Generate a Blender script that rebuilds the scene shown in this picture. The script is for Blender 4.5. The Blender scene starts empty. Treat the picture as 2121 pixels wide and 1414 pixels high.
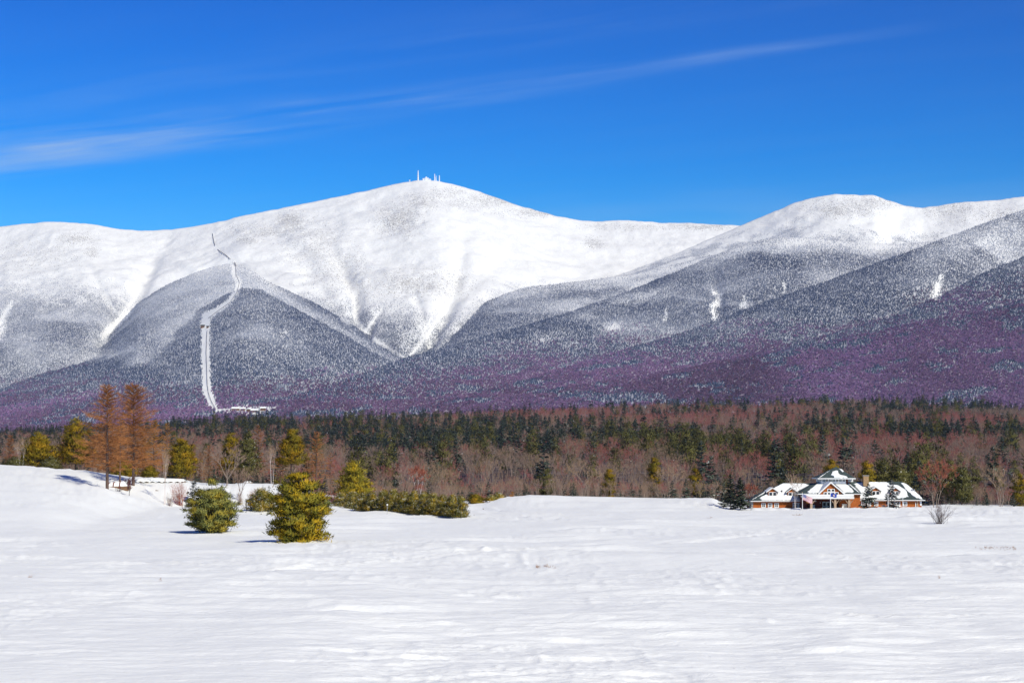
import bpy, math, random
import numpy as np
from mathutils import Vector

# ------------------------------------------------------------------ camera, sky, sun, exposure
scene = bpy.context.scene
COL = scene.collection
F, UC, VC, CAMZ = 4000.0, 1060.5, 707.0, 13.0      # focal length and centre in photo pixels, eye height
TH = math.atan(228.0 / 4000.0)
CT, ST = math.cos(TH), math.sin(TH)
cd = bpy.data.cameras.new('camera')
cd.sensor_width = 36.0
cd.lens = 36.0 * F / 2121.0
cd.clip_start, cd.clip_end = 0.5, 60000.0
cam = bpy.data.objects.new('camera', cd)
COL.objects.link(cam)
cam.location = (0, 0, CAMZ)
cam.rotation_euler = (math.pi / 2 + TH, 0, 0)
scene.camera = cam

SUN_AZ, SUN_EL = math.radians(143), math.radians(40)
SUN_STRENGTH, SKY_STRENGTH, EXPOSURE = 4.65, 0.10, 0.0
sdir = Vector((math.sin(SUN_AZ) * math.cos(SUN_EL), math.cos(SUN_AZ) * math.cos(SUN_EL), math.sin(SUN_EL)))
ld = bpy.data.lights.new('sun', 'SUN')
ld.energy, ld.angle, ld.color = SUN_STRENGTH, math.radians(0.53), (1.0, 0.95, 0.79)
sun = bpy.data.objects.new('sun', ld)
sun.rotation_euler = sdir.to_track_quat('Z', 'Y').to_euler()
sun.location = (0, 0, 2500)
COL.objects.link(sun)

scene.view_settings.view_transform = 'Standard'
scene.view_settings.look = 'None'
scene.view_settings.gamma = 1.0
scene.view_settings.exposure = EXPOSURE
scene.view_settings.use_curve_mapping = False
scene.cycles.max_bounces = 6
scene.cycles.diffuse_bounces = 3
scene.cycles.volume_bounces = 0
scene.cycles.use_denoising = True
scene.cycles.sample_clamp_indirect = 6.0


class NT:
    """small node-tree writer"""
    def __init__(s, tree):
        s.t = tree
        tree.nodes.clear()

    def n(s, kind, ins=None, **props):
        nd = s.t.nodes.new(kind)
        for k, v in props.items():
            setattr(nd, k, v)
        for k, v in (ins or {}).items():
            s.set(nd.inputs[k], v)
        return nd

    def set(s, sock, v):
        if isinstance(v, bpy.types.NodeSocket):
            s.t.links.new(v, sock)
        else:
            sock.default_value = v

    def math(s, op, a, b=0.0, c=0.0, clamp=False):
        nd = s.n('ShaderNodeMath', {0: a, 1: b, 2: c}, operation=op, use_clamp=clamp)
        return nd.outputs[0]

    def mix(s, f, a, b, blend='MIX'):
        nd = s.t.nodes.new('ShaderNodeMix')
        nd.data_type, nd.blend_type = 'RGBA', blend
        s.set(nd.inputs[0], f)
        for k, v in ((6, a), (7, b)):
            if isinstance(v, tuple) and len(v) == 3:
                v = (*v, 1)
            s.set(nd.inputs[k], v)
        return nd.outputs[2]

    def noise(s, vec, scale, detail=3.0, rough=0.5, dist=0.0):
        nd = s.n('ShaderNodeTexNoise', {'Scale': scale, 'Detail': detail, 'Roughness': rough, 'Distortion': dist})
        if vec is not None:
            s.t.links.new(vec, nd.inputs['Vector'])
        return nd.outputs['Fac']

    def ramp(s, v, lo, hi, a=0.0, b=1.0, smooth=True):
        nd = s.n('ShaderNodeMapRange', {'Value': v, 'From Min': lo, 'From Max': hi, 'To Min': a, 'To Max': b})
        if smooth:
            nd.interpolation_type = 'SMOOTHSTEP'
        return nd.outputs[0]


world = bpy.data.worlds.new('World')
scene.world = world
world.use_nodes = True
W = NT(world.node_tree)
sky = W.n('ShaderNodeTexSky', sky_type='NISHITA', sun_disc=False, sun_elevation=SUN_EL, sun_rotation=SUN_AZ,
          altitude=600.0, air_density=1.0, dust_density=0.15, ozone_density=3.0)
gen = W.n('ShaderNodeTexCoord').outputs['Generated']
sep = W.n('ShaderNodeSeparateXYZ', {0: gen})
deep = sky.outputs[0]
hs = W.n('ShaderNodeHueSaturation', {'Hue': 0.5, 'Saturation': 1.45, 'Value': 1.0, 'Color': deep})
gam = W.n('ShaderNodeGamma', {'Color': W.mix(1.0, hs.outputs[0], (0.15, 0.15, 0.15), 'MULTIPLY'), 'Gamma': 1.6})
deep = W.mix(1.0, gam.outputs[0], (0.6, 6.8, 8.25), 'MULTIPLY')
# thin cirrus: streaks on a flat layer high above
zc_ = W.math('MAXIMUM', sep.outputs[2], 0.03)
px = W.math('DIVIDE', sep.outputs[0], zc_)
py = W.math('DIVIDE', sep.outputs[1], zc_)
al = W.math('SUBTRACT', W.math('MULTIPLY', px, 0.815), W.math('MULTIPLY', py, 0.578))      # along the streaks
ac = W.math('ADD', W.math('MULTIPLY', px, 0.578), W.math('MULTIPLY', py, 0.815))           # across them
bend = W.n('ShaderNodeCombineXYZ', {0: W.math('MULTIPLY', al, 0.9), 1: ac})
wob = W.noise(bend.outputs[0], 0.8, 2.0)
ac2 = W.math('ADD', ac, W.math('MULTIPLY', W.math('SUBTRACT', wob, 0.5), 0.22))
stv = W.n('ShaderNodeCombineXYZ', {0: W.math('MULTIPLY', al, 0.55), 1: W.math('MULTIPLY', ac2, 3.4)})
wisp = W.noise(stv.outputs[0], 1.3, 5.0, 0.55, 0.35)
fine = W.noise(W.n('ShaderNodeCombineXYZ', {0: W.math('MULTIPLY', al, 1.6), 1: W.math('MULTIPLY', ac2, 12.0)}).outputs[0], 2.0, 4.0, 0.6)
d0 = W.math('ABSOLUTE', W.math('SUBTRACT', ac2, 4.27))
wid = W.ramp(al, -5.2, -2.0, 0.42, 0.10)
band = W.ramp(W.math('DIVIDE', d0, wid), 0.0, 1.25, 1.0, 0.0)
band2 = W.ramp(W.math('ABSOLUTE', W.math('SUBTRACT', ac2, 3.72)), 0.0, 0.3, 0.16, 0.0)
veil = W.math('MULTIPLY', W.ramp(W.math('ABSOLUTE', W.math('SUBTRACT', ac2, 7.6)), 0.0, 1.6, 0.22, 0.0), W.ramp(wob, 0.3, 0.7))
amt = W.math('MULTIPLY', W.math('ADD', W.math('MULTIPLY', band, W.math('MULTIPLY', W.ramp(al, -5.0, -3.0, 1.45, 0.5), W.ramp(al, -2.3, -1.7, 1.0, 0.0))), W.math('ADD', band2, 0.04)), W.ramp(wisp, 0.30, 0.72))
amt = W.math('MULTIPLY', amt, W.ramp(fine, 0.2, 0.75, 0.75, 1.0))
brk = W.noise(W.n('ShaderNodeCombineXYZ', {0: W.math('MULTIPLY', al, 1.5), 1: W.math('MULTIPLY', ac2, 2.2), 2: 3.7}).outputs[0], 1.1, 3.0, 0.55)
amt = W.math('MULTIPLY', amt, W.ramp(brk, 0.33, 0.62, 0.50, 1.1))
amt = W.math('ADD', W.math('MULTIPLY', amt, 0.45), veil, clamp=True)
pale = W.ramp(sep.outputs[2], 0.0, 0.15, 0.85, 0.0)      # the sky pales towards the horizon
deep = W.mix(pale, deep, (3.4, 5.8, 8.7))
skyc = W.mix(amt, deep, (3.9, 5.6, 8.2))
bg = W.n('ShaderNodeBackground', {'Color': skyc, 'Strength': SKY_STRENGTH})
W.n('ShaderNodeOutputWorld', {'Surface': bg.outputs[0]})


# ------------------------------------------------------------------ helpers
def ray(u, v):
    """world offsets (x, z) per metre of depth y for a photo pixel"""
    b = (VC - v) / F
    k = CT - b * ST
    return (u - UC) / F / k, (ST + b * CT) / k


def P(u, v, y):
    rx, rz = ray(u, v)
    return rx * y, y, CAMZ + rz * y


def proj(x, y, z):
    zz = z - CAMZ
    d = y * CT + zz * ST
    up = -y * ST + zz * CT
    return UC + F * x / d, VC - F * up / d


def sstep(a, b, x):
    t = np.clip((x - a) / (b - a), 0, 1)
    return t * t * (3 - 2 * t)


def hash2(ix, iy, seed):
    n = (ix.astype(np.int64) * 374761393 + iy.astype(np.int64) * 668265263 + seed * 974711) & 0xffffffff
    n = ((n ^ (n >> 13)) * 1274126177) & 0xffffffff
    n = ((n ^ (n >> 15)) * 2246822519) & 0xffffffff
    return ((n ^ (n >> 16)) & 0xffff) / 65535.0


def vnoise(x, y, seed=0):
    x, y = np.broadcast_arrays(np.asarray(x, float), np.asarray(y, float))
    fx, fy = np.floor(x), np.floor(y)
    tx, ty = x - fx, y - fy
    ix, iy = fx.astype(np.int64), fy.astype(np.int64)
    tx = tx * tx * tx * (tx * (tx * 6 - 15) + 10)
    ty = ty * ty * ty * (ty * (ty * 6 - 15) + 10)
    a, b = hash2(ix, iy, seed), hash2(ix + 1, iy, seed)
    c, d = hash2(ix, iy + 1, seed), hash2(ix + 1, iy + 1, seed)
    return (a + (b - a) * tx) * (1 - ty) + (c + (d - c) * tx) * ty


def fbm(x, y, seed=0, oct=4, gain=0.5):
    s, a, t = 0.0, 1.0, 0.0
    for k in range(oct):
        s = s + a * (vnoise(x, y, seed + 17 * k) - 0.5)
        t += a
        a *= gain
        x, y = x * 2.03 + 5.1, y * 2.03 - 3.7
    return s / t          # about -0.5 .. 0.5


def ridged(x, y, seed=0, oct=3):
    s, a, t = 0.0, 1.0, 0.0
    for k in range(oct):
        n = 1 - np.abs(2 * vnoise(x, y, seed + 31 * k) - 1)
        s = s + a * n * n
        t += a
        a *= 0.5
        x, y = x * 2.1 + 1.3, y * 2.1 + 2.9
    return s / t


def tab(u, pts):
    pts = np.asarray(pts, float)
    return np.interp(u, pts[:, 0], pts[:, 1])


def polydist(u, v, pts):
    """distance in the plane from points (u, v) to a polyline, and the interpolated half width"""
    best = np.full(np.shape(u), 1e9)
    wid = np.zeros(np.shape(u))
    pts = [p if len(p) > 2 else (*p, 1.0) for p in pts]
    for (a, b, w0), (c, d, w1) in zip(pts[:-1], pts[1:]):
        ex, ey = c - a, d - b
        t = np.clip(((u - a) * ex + (v - b) * ey) / (ex * ex + ey * ey + 1e-9), 0, 1)
        dd = np.hypot(u - a - t * ex, v - b - t * ey)
        m = dd < best
        best = np.where(m, dd, best)
        wid = np.where(m, w0 + (w1 - w0) * t, wid)
    return best, wid


def mesh_np(name, V, Fc, mats=(), midx=None, smooth=False, normals=None):
    """mesh from an (n,3) vertex array and an (m,k) face array"""
    me = bpy.data.meshes.new(name)
    V = np.asarray(V, np.float32)
    Fc = np.asarray(Fc, np.int32)
    m, k = Fc.shape
    me.vertices.add(len(V))
    me.vertices.foreach_set('co', V.ravel())
    me.loops.add(m * k)
    me.loops.foreach_set('vertex_index', Fc.ravel())
    me.polygons.add(m)
    me.polygons.foreach_set('loop_start', np.arange(0, m * k, k, dtype=np.int32))
    try:
        me.polygons.foreach_set('loop_total', np.full(m, k, np.int32))
    except Exception:
        pass
    for mt in mats:
        me.materials.append(mt)
    if midx is not None:
        me.polygons.foreach_set('material_index', np.asarray(midx, np.int32))
    me.polygons.foreach_set('use_smooth', np.full(m, smooth, bool))
    me.update(calc_edges=True)
    if normals is not None:
        me.polygons.foreach_set('use_smooth', np.full(m, True, bool))
        me.normals_split_custom_set_from_vertices([tuple(q) for q in normals])
    return me


def puffed(V, Fc, given, rng, wild=0.55, up=0.45, z0=0.0):
    """normals for a crown of loose blades: they face outward from the stem (or from the middle of their tuft), so the crown takes light as one body"""
    c = V[Fc].mean(1)
    n = c * np.array((1.0, 1.0, 0.0))
    n /= np.linalg.norm(n, axis=1, keepdims=True) + 1e-6
    n = n + np.array((0, 0, up)) + rng.normal(0, wild, n.shape)
    if given is not None:
        n = given.copy()
    n /= np.linalg.norm(n, axis=1, keepdims=True)
    g = np.cross(V[Fc[:, 1]] - V[Fc[:, 0]], V[Fc[:, 2]] - V[Fc[:, 0]])
    flip = (g * n).sum(1) < 0
    Fc = Fc.copy()
    Fc[flip] = Fc[flip][:, ::-1]
    N = np.zeros_like(V)
    for k in range(3):
        N[Fc[:, k]] = n
    return Fc, N


def link(name, me, parent=None, loc=(0, 0, 0), rot=0.0, scale=None):
    o = bpy.data.objects.new(name, me)
    COL.objects.link(o)
    o.parent = parent
    o.location = loc
    o.rotation_euler = (0, 0, rot)
    if scale is not None:
        o.scale = scale if hasattr(scale, '__len__') else (scale,) * 3
    return o


def tag(o, label=None, cat=None, group=None, kind=None):
    if label:
        o['label'] = label
    if cat:
        o['category'] = cat
    if group:
        o['group'] = group
    if kind:
        o['kind'] = kind
    return o


def empty(name, loc, rot=0.0, scale=None):
    o = link(name, None, None, loc, rot, scale)
    o.empty_display_size = 0.5
    return o


class MB:
    """collects boxes, prisms, tubes; build() links them as one mesh object"""
    def __init__(s):
        s.v, s.f = [], []

    def add(s, vs, fs):
        n = len(s.v)
        s.v += [tuple(p) for p in vs]
        s.f += [tuple(i + n for i in f) for f in fs]

    def box(s, x0, x1, y0, y1, z0, z1):
        s.add([(x0, y0, z0), (x1, y0, z0), (x1, y1, z0), (x0, y1, z0), (x0, y0, z1), (x1, y0, z1), (x1, y1, z1), (x0, y1, z1)],
              [(0, 3, 2, 1), (4, 5, 6, 7), (0, 1, 5, 4), (1, 2, 6, 5), (2, 3, 7, 6), (3, 0, 4, 7)])

    def slab(s, poly, off):
        """polygon thickened by a vector"""
        n = len(poly)
        q = [tuple(a + b for a, b in zip(p, off)) for p in poly]
        s.add(list(poly) + q, [tuple(range(n - 1, -1, -1)), tuple(range(n, 2 * n))] + [(i, (i + 1) % n, n + (i + 1) % n, n + i) for i in range(n)])

    def tube(s, pts, rad, k=6):
        pts = [Vector(p) for p in pts]
        if not hasattr(rad, '__len__'):
            rad = [rad] * len(pts)
        base = len(s.v)
        for i, p in enumerate(pts):
            d = (pts[min(i + 1, len(pts) - 1)] - pts[max(i - 1, 0)]).normalized()
            a = d.cross(Vector((0, 0, 1)) if abs(d.z) < 0.9 else Vector((1, 0, 0))).normalized()
            b = d.cross(a)
            for j in range(k):
                t = 2 * math.pi * j / k
                s.v.append(tuple(p + (a * math.cos(t) + b * math.sin(t)) * rad[i]))
        for i in range(len(pts) - 1):
            for j in range(k):
                a0, a1 = base + i * k + j, base + i * k + (j + 1) % k
                s.f.append((a0, a1, a1 + k, a0 + k))
        s.f.append(tuple(base + j for j in range(k))[::-1])
        s.f.append(tuple(base + (len(pts) - 1) * k + j for j in range(k)))

    def build(s, name, mat, parent=None, loc=(0, 0, 0), smooth=False, rot=0.0):
        me = bpy.data.meshes.new(name)
        me.from_pydata(s.v, [], s.f)
        if mat:
            me.materials.append(mat)
        if smooth:
            me.polygons.foreach_set('use_smooth', [True] * len(me.polygons))
        me.update()
        return link(name, me, parent, loc, rot)


# ------------------------------------------------------------------ materials
def newmat(name):
    m = bpy.data.materials.new(name)
    m.use_nodes = True
    t = NT(m.node_tree)
    b = t.n('ShaderNodeBsdfPrincipled', {'Roughness': 0.85, 'Specular IOR Level': 0.15})
    t.n('ShaderNodeOutputMaterial', {'Surface': b.outputs[0]})
    return m, t, b


def plain(name, col, rough=0.8, var=0.15, scale=2.0, spec=0.2, bump=0.0, metal=0.0):
    """one colour with a little procedural mottling"""
    m, t, b = newmat(name)
    pos = t.n('ShaderNodeNewGeometry').outputs['Position']
    nz = t.noise(pos, scale, 4.0, 0.6)
    c = t.mix(nz, tuple(x * (1 - var) for x in col), tuple(min(1, x * (1 + var)) for x in col))
    t.set(b.inputs['Base Color'], c)
    b.inputs['Roughness'].default_value = rough
    b.inputs['Specular IOR Level'].default_value = spec
    b.inputs['Metallic'].default_value = metal
    if bump:
        t.set(b.inputs['Normal'], t.n('ShaderNodeBump', {'Strength': bump, 'Distance': 0.05, 'Height': nz}).outputs[0])
    return m


SNOW = (0.838, 0.842, 0.808)


def mat_field():
    m, t, b = newmat('field_snow')
    pos = t.n('ShaderNodeNewGeometry').outputs['Position']
    litter_shade = t.n('ShaderNodeAttribute', attribute_name='litter_shade').outputs['Fac']
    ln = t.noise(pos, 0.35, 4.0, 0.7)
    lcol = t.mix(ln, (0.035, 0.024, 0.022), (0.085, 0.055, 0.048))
    lm = t.math('MULTIPLY', litter_shade, t.ramp(t.noise(pos, 0.12, 3.0), 0.3, 0.45, 0.86, 1.0))
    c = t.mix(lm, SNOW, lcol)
    t.set(b.inputs['Base Color'], c)
    b.inputs['Roughness'].default_value = 0.7
    mp = t.n('ShaderNodeMapping', {'Vector': pos, 'Scale': (0.55, 1.0, 1.0), 'Rotation': (0, 0, 0.25)})
    h1 = t.noise(mp.outputs[0], 1.3, 4.0, 0.62, 0.6)
    h2 = t.noise(mp.outputs[0], 5.0, 3.0, 0.6, 0.3)
    h = t.math('ADD', t.math('MULTIPLY', h1, 0.7), t.math('MULTIPLY', h2, 0.16))
    t.set(b.inputs['Normal'], t.n('ShaderNodeBump', {'Strength': 0.55, 'Distance': 0.35, 'Height': h}).outputs[0])
    return m


def mat_mountain():
    m, t, b = newmat('mountain_snow')
    pos = t.n('ShaderNodeNewGeometry').outputs['Position']
    rock = t.n('ShaderNodeAttribute', attribute_name='rock').outputs['Fac']
    litter_shade = t.n('ShaderNodeAttribute', attribute_name='litter_shade').outputs['Fac']
    n1 = t.noise(pos, 0.085, 4.0, 0.75)
    n2 = t.noise(pos, 0.006, 3.0, 0.6)
    msk = t.math('MULTIPLY', rock, t.ramp(t.math('ADD', t.math('MULTIPLY', n1, 0.75), t.math('MULTIPLY', n2, 0.25)), 0.47, 0.56), clamp=True)
    c = t.mix(msk, (0.875, 0.875, 0.84), (0.47, 0.455, 0.44))
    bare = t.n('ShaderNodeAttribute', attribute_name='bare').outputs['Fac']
    lcol = t.mix(bare, t.mix(n1, (0.19, 0.205, 0.26), (0.36, 0.375, 0.43)), t.mix(n1, (0.110, 0.064, 0.130), (0.17, 0.105, 0.19)))  # under conifers tree shade painted grey-blue, under hardwoods twig litter
    c = t.mix(t.math('MULTIPLY', litter_shade, t.ramp(n1, 0.3, 0.6, 1.0, 0.8)), c, lcol)
    t.set(b.inputs['Base Color'], c)
    mp = t.n('ShaderNodeMapping', {'Vector': pos, 'Scale': (1.0, 0.45, 0.7), 'Rotation': (0, 0, 0.6)})
    h = t.noise(mp.outputs[0], 0.022, 8.0, 0.72, 0.4)
    t.set(b.inputs['Normal'], t.n('ShaderNodeBump', {'Strength': 0.5, 'Distance': 16.0, 'Height': h}).outputs[0])
    return m


def mat_tint():
    """far woods: colour comes with each tree"""
    m, t, b = newmat('far_tree')
    a = t.n('ShaderNodeAttribute', attribute_name='tint')
    a.attribute_type = 'INSTANCER'
    t.set(b.inputs['Base Color'], a.outputs['Color'])
    b.inputs['Specular IOR Level'].default_value = 0.05
    return m


def mat_foliage(name, dark, light, snow=0.0, scale=0.9, warm=None):
    """needles or twigs: colour differs from tree to tree and tuft to tuft; snow lies on what faces up"""
    m, t, b = newmat(name)
    geo = t.n('ShaderNodeNewGeometry')
    obj = t.n('ShaderNodeTexCoord').outputs['Object']
    rnd = t.n('ShaderNodeObjectInfo').outputs['Random']
    nz = t.noise(obj, scale, 3.0, 0.65)
    f = t.math('ADD', t.math('MULTIPLY', t.ramp(nz, 0.3, 0.7), 0.7), t.math('MULTIPLY', rnd, 0.3))
    c = t.mix(f, dark, light)
    if warm:
        c = t.mix(t.ramp(t.noise(obj, scale * 0.55, 2.0), 0.45, 0.65, 0.0, 0.8), c, warm)
    if snow:
        sn = t.math('MULTIPLY', t.ramp(t.noise(obj, 2.1, 3.0, 0.7), 0.62 - snow, 0.70 - snow * 0.7), t.ramp(t.math('ABSOLUTE', t.n('ShaderNodeSeparateXYZ', {0: geo.outputs['Normal']}).outputs[2]), 0.35, 0.8))
        c = t.mix(sn, c, SNOW)
    t.set(b.inputs['Base Color'], c)
    b.inputs['Roughness'].default_value = 0.7
    b.inputs['Specular IOR Level'].default_value = 0.08
    return m


def mat_shingle(name, col):
    m, t, b = newmat(name)
    obj = t.n('ShaderNodeTexCoord').outputs['Object']
    br = t.n('ShaderNodeTexBrick', {'Scale': 1.0, 'Color1': (*[x * 0.75 for x in col], 1), 'Color2': (*[min(1, x * 1.25) for x in col], 1),
                                    'Mortar': (*[x * 0.5 for x in col], 1), 'Mortar Size': 0.012, 'Brick Width': 0.18, 'Row Height': 0.14})
    mp = t.n('ShaderNodeMapping', {'Vector': obj, 'Rotation': (math.pi / 2, 0, 0)})
    t.set(br.inputs['Vector'], mp.outputs[0])
    st = t.noise(obj, 0.6, 4.0, 0.65)
    c = t.mix(t.ramp(st, 0.35, 0.7, 0.0, 0.35), br.outputs['Color'], tuple(x * 0.55 for x in col))
    t.set(b.inputs['Base Color'], c)
    return m


M = {}
M['field'] = mat_field()
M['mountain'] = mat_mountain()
M['far'] = mat_tint()
M['snow'] = plain('snow', SNOW, 0.7, 0.03, 1.5, 0.1, 0.3)
M['spruce'] = mat_foliage('spruce_needles', (0.030, 0.048, 0.048), (0.105, 0.125, 0.078), 0.12, 1.6)
M['spruce_olive'] = mat_foliage('olive_spruce_needles', (0.03, 0.035, 0.012), (0.09, 0.085, 0.022), 0.04, 0.5)
M['spruce_plain'] = mat_foliage('dark_spruce_needles', (0.022, 0.032, 0.026), (0.055, 0.066, 0.038), 0.03, 0.8)
M['spruce_snowy'] = mat_foliage('snowy_spruce_needles', (0.012, 0.018, 0.024), (0.03, 0.04, 0.042), 0.42, 0.5)
M['pine'] = mat_foliage('pine_needles', (0.11, 0.115, 0.020), (0.37, 0.29, 0.026), 0.0, 1.1, (0.50, 0.31, 0.012))
M['pine_green'] = mat_foliage('green_pine_needles', (0.085, 0.115, 0.046), (0.27, 0.255, 0.060), 0.0, 1.0, (0.38, 0.28, 0.028))
M['pine_gold'] = mat_foliage('golden_pine_needles', (0.085, 0.078, 0.012), (0.29, 0.205, 0.014), 0.0, 0.6, (0.36, 0.20, 0.012))
M['pine_hedge'] = mat_foliage('hedge_pine_needles', (0.085, 0.092, 0.026), (0.30, 0.24, 0.036), 0.12, 1.3, (0.40, 0.25, 0.014))
M['pine_far'] = mat_foliage('far_pine_needles', (0.058, 0.064, 0.026), (0.19, 0.165, 0.042), 0.05, 1.6)
M['bark'] = plain('bark', (0.13, 0.085, 0.065), 0.9, 0.35, 3.0)
M['bark_pale'] = plain('pale_bark', (0.30, 0.235, 0.185), 0.9, 0.3, 2.0)
M['bark_birch'] = plain('birch_bark', (0.66, 0.58, 0.54), 0.8, 0.18, 4.0)
M['bark_dark'] = plain('dark_bark', (0.055, 0.035, 0.032), 0.9, 0.3, 3.0)
M['larch'] = mat_foliage('larch_twigs', (0.22, 0.085, 0.030), (0.44, 0.19, 0.065), 0.0, 0.35)
M['larch_gold'] = mat_foliage('golden_larch_twigs', (0.30, 0.125, 0.024), (0.55, 0.25, 0.045), 0.0, 0.35)
M['twig_grey'] = mat_foliage('grey_twigs', (0.20, 0.130, 0.098), (0.38, 0.262, 0.195), 0.0, 1.5)
M['twig_red'] = mat_foliage('red_twigs', (0.25, 0.082, 0.070), (0.44, 0.165, 0.13), 0.0, 1.5)
M['twig_tan'] = mat_foliage('tan_twigs', (0.24, 0.155, 0.095), (0.44, 0.30, 0.185), 0.0, 1.5)
M['twig_rust'] = mat_foliage('rust_twigs', (0.26, 0.075, 0.050), (0.42, 0.145, 0.085), 0.0, 0.5)
M['twig_dark'] = mat_foliage('dark_twigs', (0.07, 0.035, 0.035), (0.14, 0.07, 0.06), 0.0, 0.5)
M['dry_grass'] = mat_foliage('dry_grass', (0.22, 0.10, 0.06), (0.4, 0.24, 0.13), 0.0, 1.0)
M['stone'] = plain('stone', (0.26, 0.22, 0.18), 0.9, 0.4, 2.2, 0.2, 0.5)
M['rust_iron'] = plain('rail_timber', (0.12, 0.11, 0.11), 0.85, 0.3, 0.4)


# ------------------------------------------------------------------ ground: the snow field, the knoll, the wooded hill
EDGE = [(-900, 960), (0, 967), (100, 972), (180, 977), (230, 984), (275, 990), (340, 992), (380, 996), (420, 1002), (480, 1004), (585, 1003), (620, 1012),
        (660, 1024), (700, 1030), (860, 1040), (960, 1043), (1000, 1041), (1040, 1033), (1100, 1029), (1150, 1030), (1250, 1032), (1400, 1035),
        (1475, 1035), (1500, 1046), (1540, 1053), (1910, 1053), (1960, 1049), (2000, 1050), (2060, 1051), (2121, 1053), (3000, 1053)]
HILLTOP = [(-900, 890), (0, 886), (120, 884), (350, 873), (500, 863), (700, 863), (800, 856), (1000, 843), (1100, 839), (1300, 833), (1500, 829),
           (1700, 824), (1900, 830), (2121, 840), (3000, 845)]


def gz(x, y, detail=True):
    x, y = np.broadcast_arrays(np.asarray(x, float), np.asarray(y, float))
    ys = np.maximum(y, 60.0)
    U = UC + F * x / ys
    near = 11.3 * np.clip(1 - y / 95.0, 0, 1) ** 2
    ve = tab(U, EDGE)
    zc = CAMZ - 470.0 * (ve - 935.0) / F
    # the field climbs to its far edge: early on the left knoll, late elsewhere
    left = sstep(700, 560, U)
    y0 = 440 - 130 * sstep(420, 60, U) * left - 8 * left
    r = sstep(0, 1, (y - y0) / (472 - y0))
    z = near + zc * r
    lip = sstep(150, 215, U) * sstep(660, 560, U)
    z = z + lip * (1.0 * np.exp(-((y - 412) / 16.0) ** 2) - 1.1 * np.exp(-((y - 438) / 10.0) ** 2))
    # the path cut between hedge and bank
    path = sstep(960, 985, U) * sstep(1075, 1010, U)
    z = z - path * 0.35 * np.exp(-((y - 440) / 25.0) ** 2)
    # wooded hill behind
    vt = tab(U, HILLTOP) + 20
    g = np.interp(y, [480, 560, 700, 1000, 1500, 2000, 2450], [0, 0.0, 0.16, 0.45, 0.72, 0.90, 1.0])
    vf = 1050 + (vt - 1050) * g
    zh = CAMZ - np.clip(y, 480, 2450) * (vf - 935.0) / F
    zh = zh + (6.0 + 9.0 * sstep(1300, 2300, y)) * fbm(x / 170.0, y / 220.0, 5, 3) * sstep(600, 1200, y)
    zh = zh - sstep(2450, 3300, y) * (zh - 10.0)
    zh = np.where(y > 3300, 10.0, zh)
    f = sstep(482, 565, y)
    z = z * (1 - f) + zh * f
    if detail:
        w = sstep(500, 470, y)
        n1 = fbm(x / 26.0, y / 42.0, 1, 3)
        wx = x + 2.5 * fbm(x / 11.0, y / 11.0, 9, 2)
        wy = y + 3.0 * fbm(x / 13.0, y / 9.0, 12, 2)
        patch = sstep(0.05, 0.25, fbm(x / 22.0, y / 38.0, 23, 3) + 0.08)
        sas = ridged(wx / 2.6, wy / 3.4, 41, 3)
        sas2 = ridged(wx / 1.1 + 0.4 * wy, wy / 1.6, 47, 2)
        far = np.clip(y / 160.0, 0.8, 2.6)
        z = z + w * (0.8 * n1 + 0.26 * fbm(x / 6.5, y / 10.0, 3, 3) + (0.05 + 0.26 * patch) * (sas - 0.4) * far * 0.65 + 0.09 * patch * (sas2 - 0.4))
        # wind streaks: long in x, short in y, coarser farther off where only the coarse ones can be seen
        xw = x + 3.0 * fbm(x / 21.0, y / 34.0, 58, 2)
        yw = y + 4.0 * fbm(x / 26.0, y / 40.0, 59, 2)
        amp = 0.5 + 1.0 * sstep(-0.12, 0.18, fbm(x / 30.0, y / 45.0, 61, 3))
        for sc, wt, a in ((0.75, sstep(210, 130, y), 0.12), (1.4, sstep(100, 160, y) * sstep(330, 240, y), -0.09), (2.6, sstep(190, 280, y), 0.10)):
            xr, yr = xw + a * yw, yw - a * xw
            z = z + w * wt * sc * amp * (0.40 * fbm(xr / (9.5 * sc), yr / (2.7 * sc), 63, 3) + 0.22 * (ridged(xr / (13.0 * sc), yr / (3.1 * sc), 67, 2) - 0.4) * 0.8)
        # two long low swells
        z = z + w * 0.7 * np.exp(-((y - 236 - 0.14 * x + 8 * np.sin(x / 19.0)) / 9.0) ** 2) * sstep(-34, -8, x) * sstep(44, 20, x)
        z = z + w * 0.35 * np.exp(-((y - 150 - 0.1 * x) / 7.0) ** 2) * sstep(-30, -12, x) * sstep(25, 8, x)
        # ploughed tracks of a groomer and footprints
        for pts, wd, am in TRACKS:
            dd, _ = polydist(x, y, pts)
            lump = 0.5 + 1.2 * vnoise(x / 0.55, y / 0.9, 77)
            z = z + w * am * lump * np.exp(-(dd / wd) ** 2) - w * am * 0.8 * np.exp(-((dd - 2.2 * wd) / wd) ** 2)
    return z


TRACKS = []


def ground_at(u, v, detail=False):
    """the point where the sight line of a photo pixel meets the ground"""
    rx, rz = ray(u, v)
    y = np.arange(70.0, 2500.0, 0.5)
    z = CAMZ + rz * y
    hit = np.nonzero(gz(rx * y, y, detail) >= z)[0]
    yy = y[hit[0]] if len(hit) else 480.0
    return rx * yy, yy, float(gz(rx * yy, yy, False))


def tr(pts):
    return [tuple(ground_at(u, v)[:2]) for u, v in pts]


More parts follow.
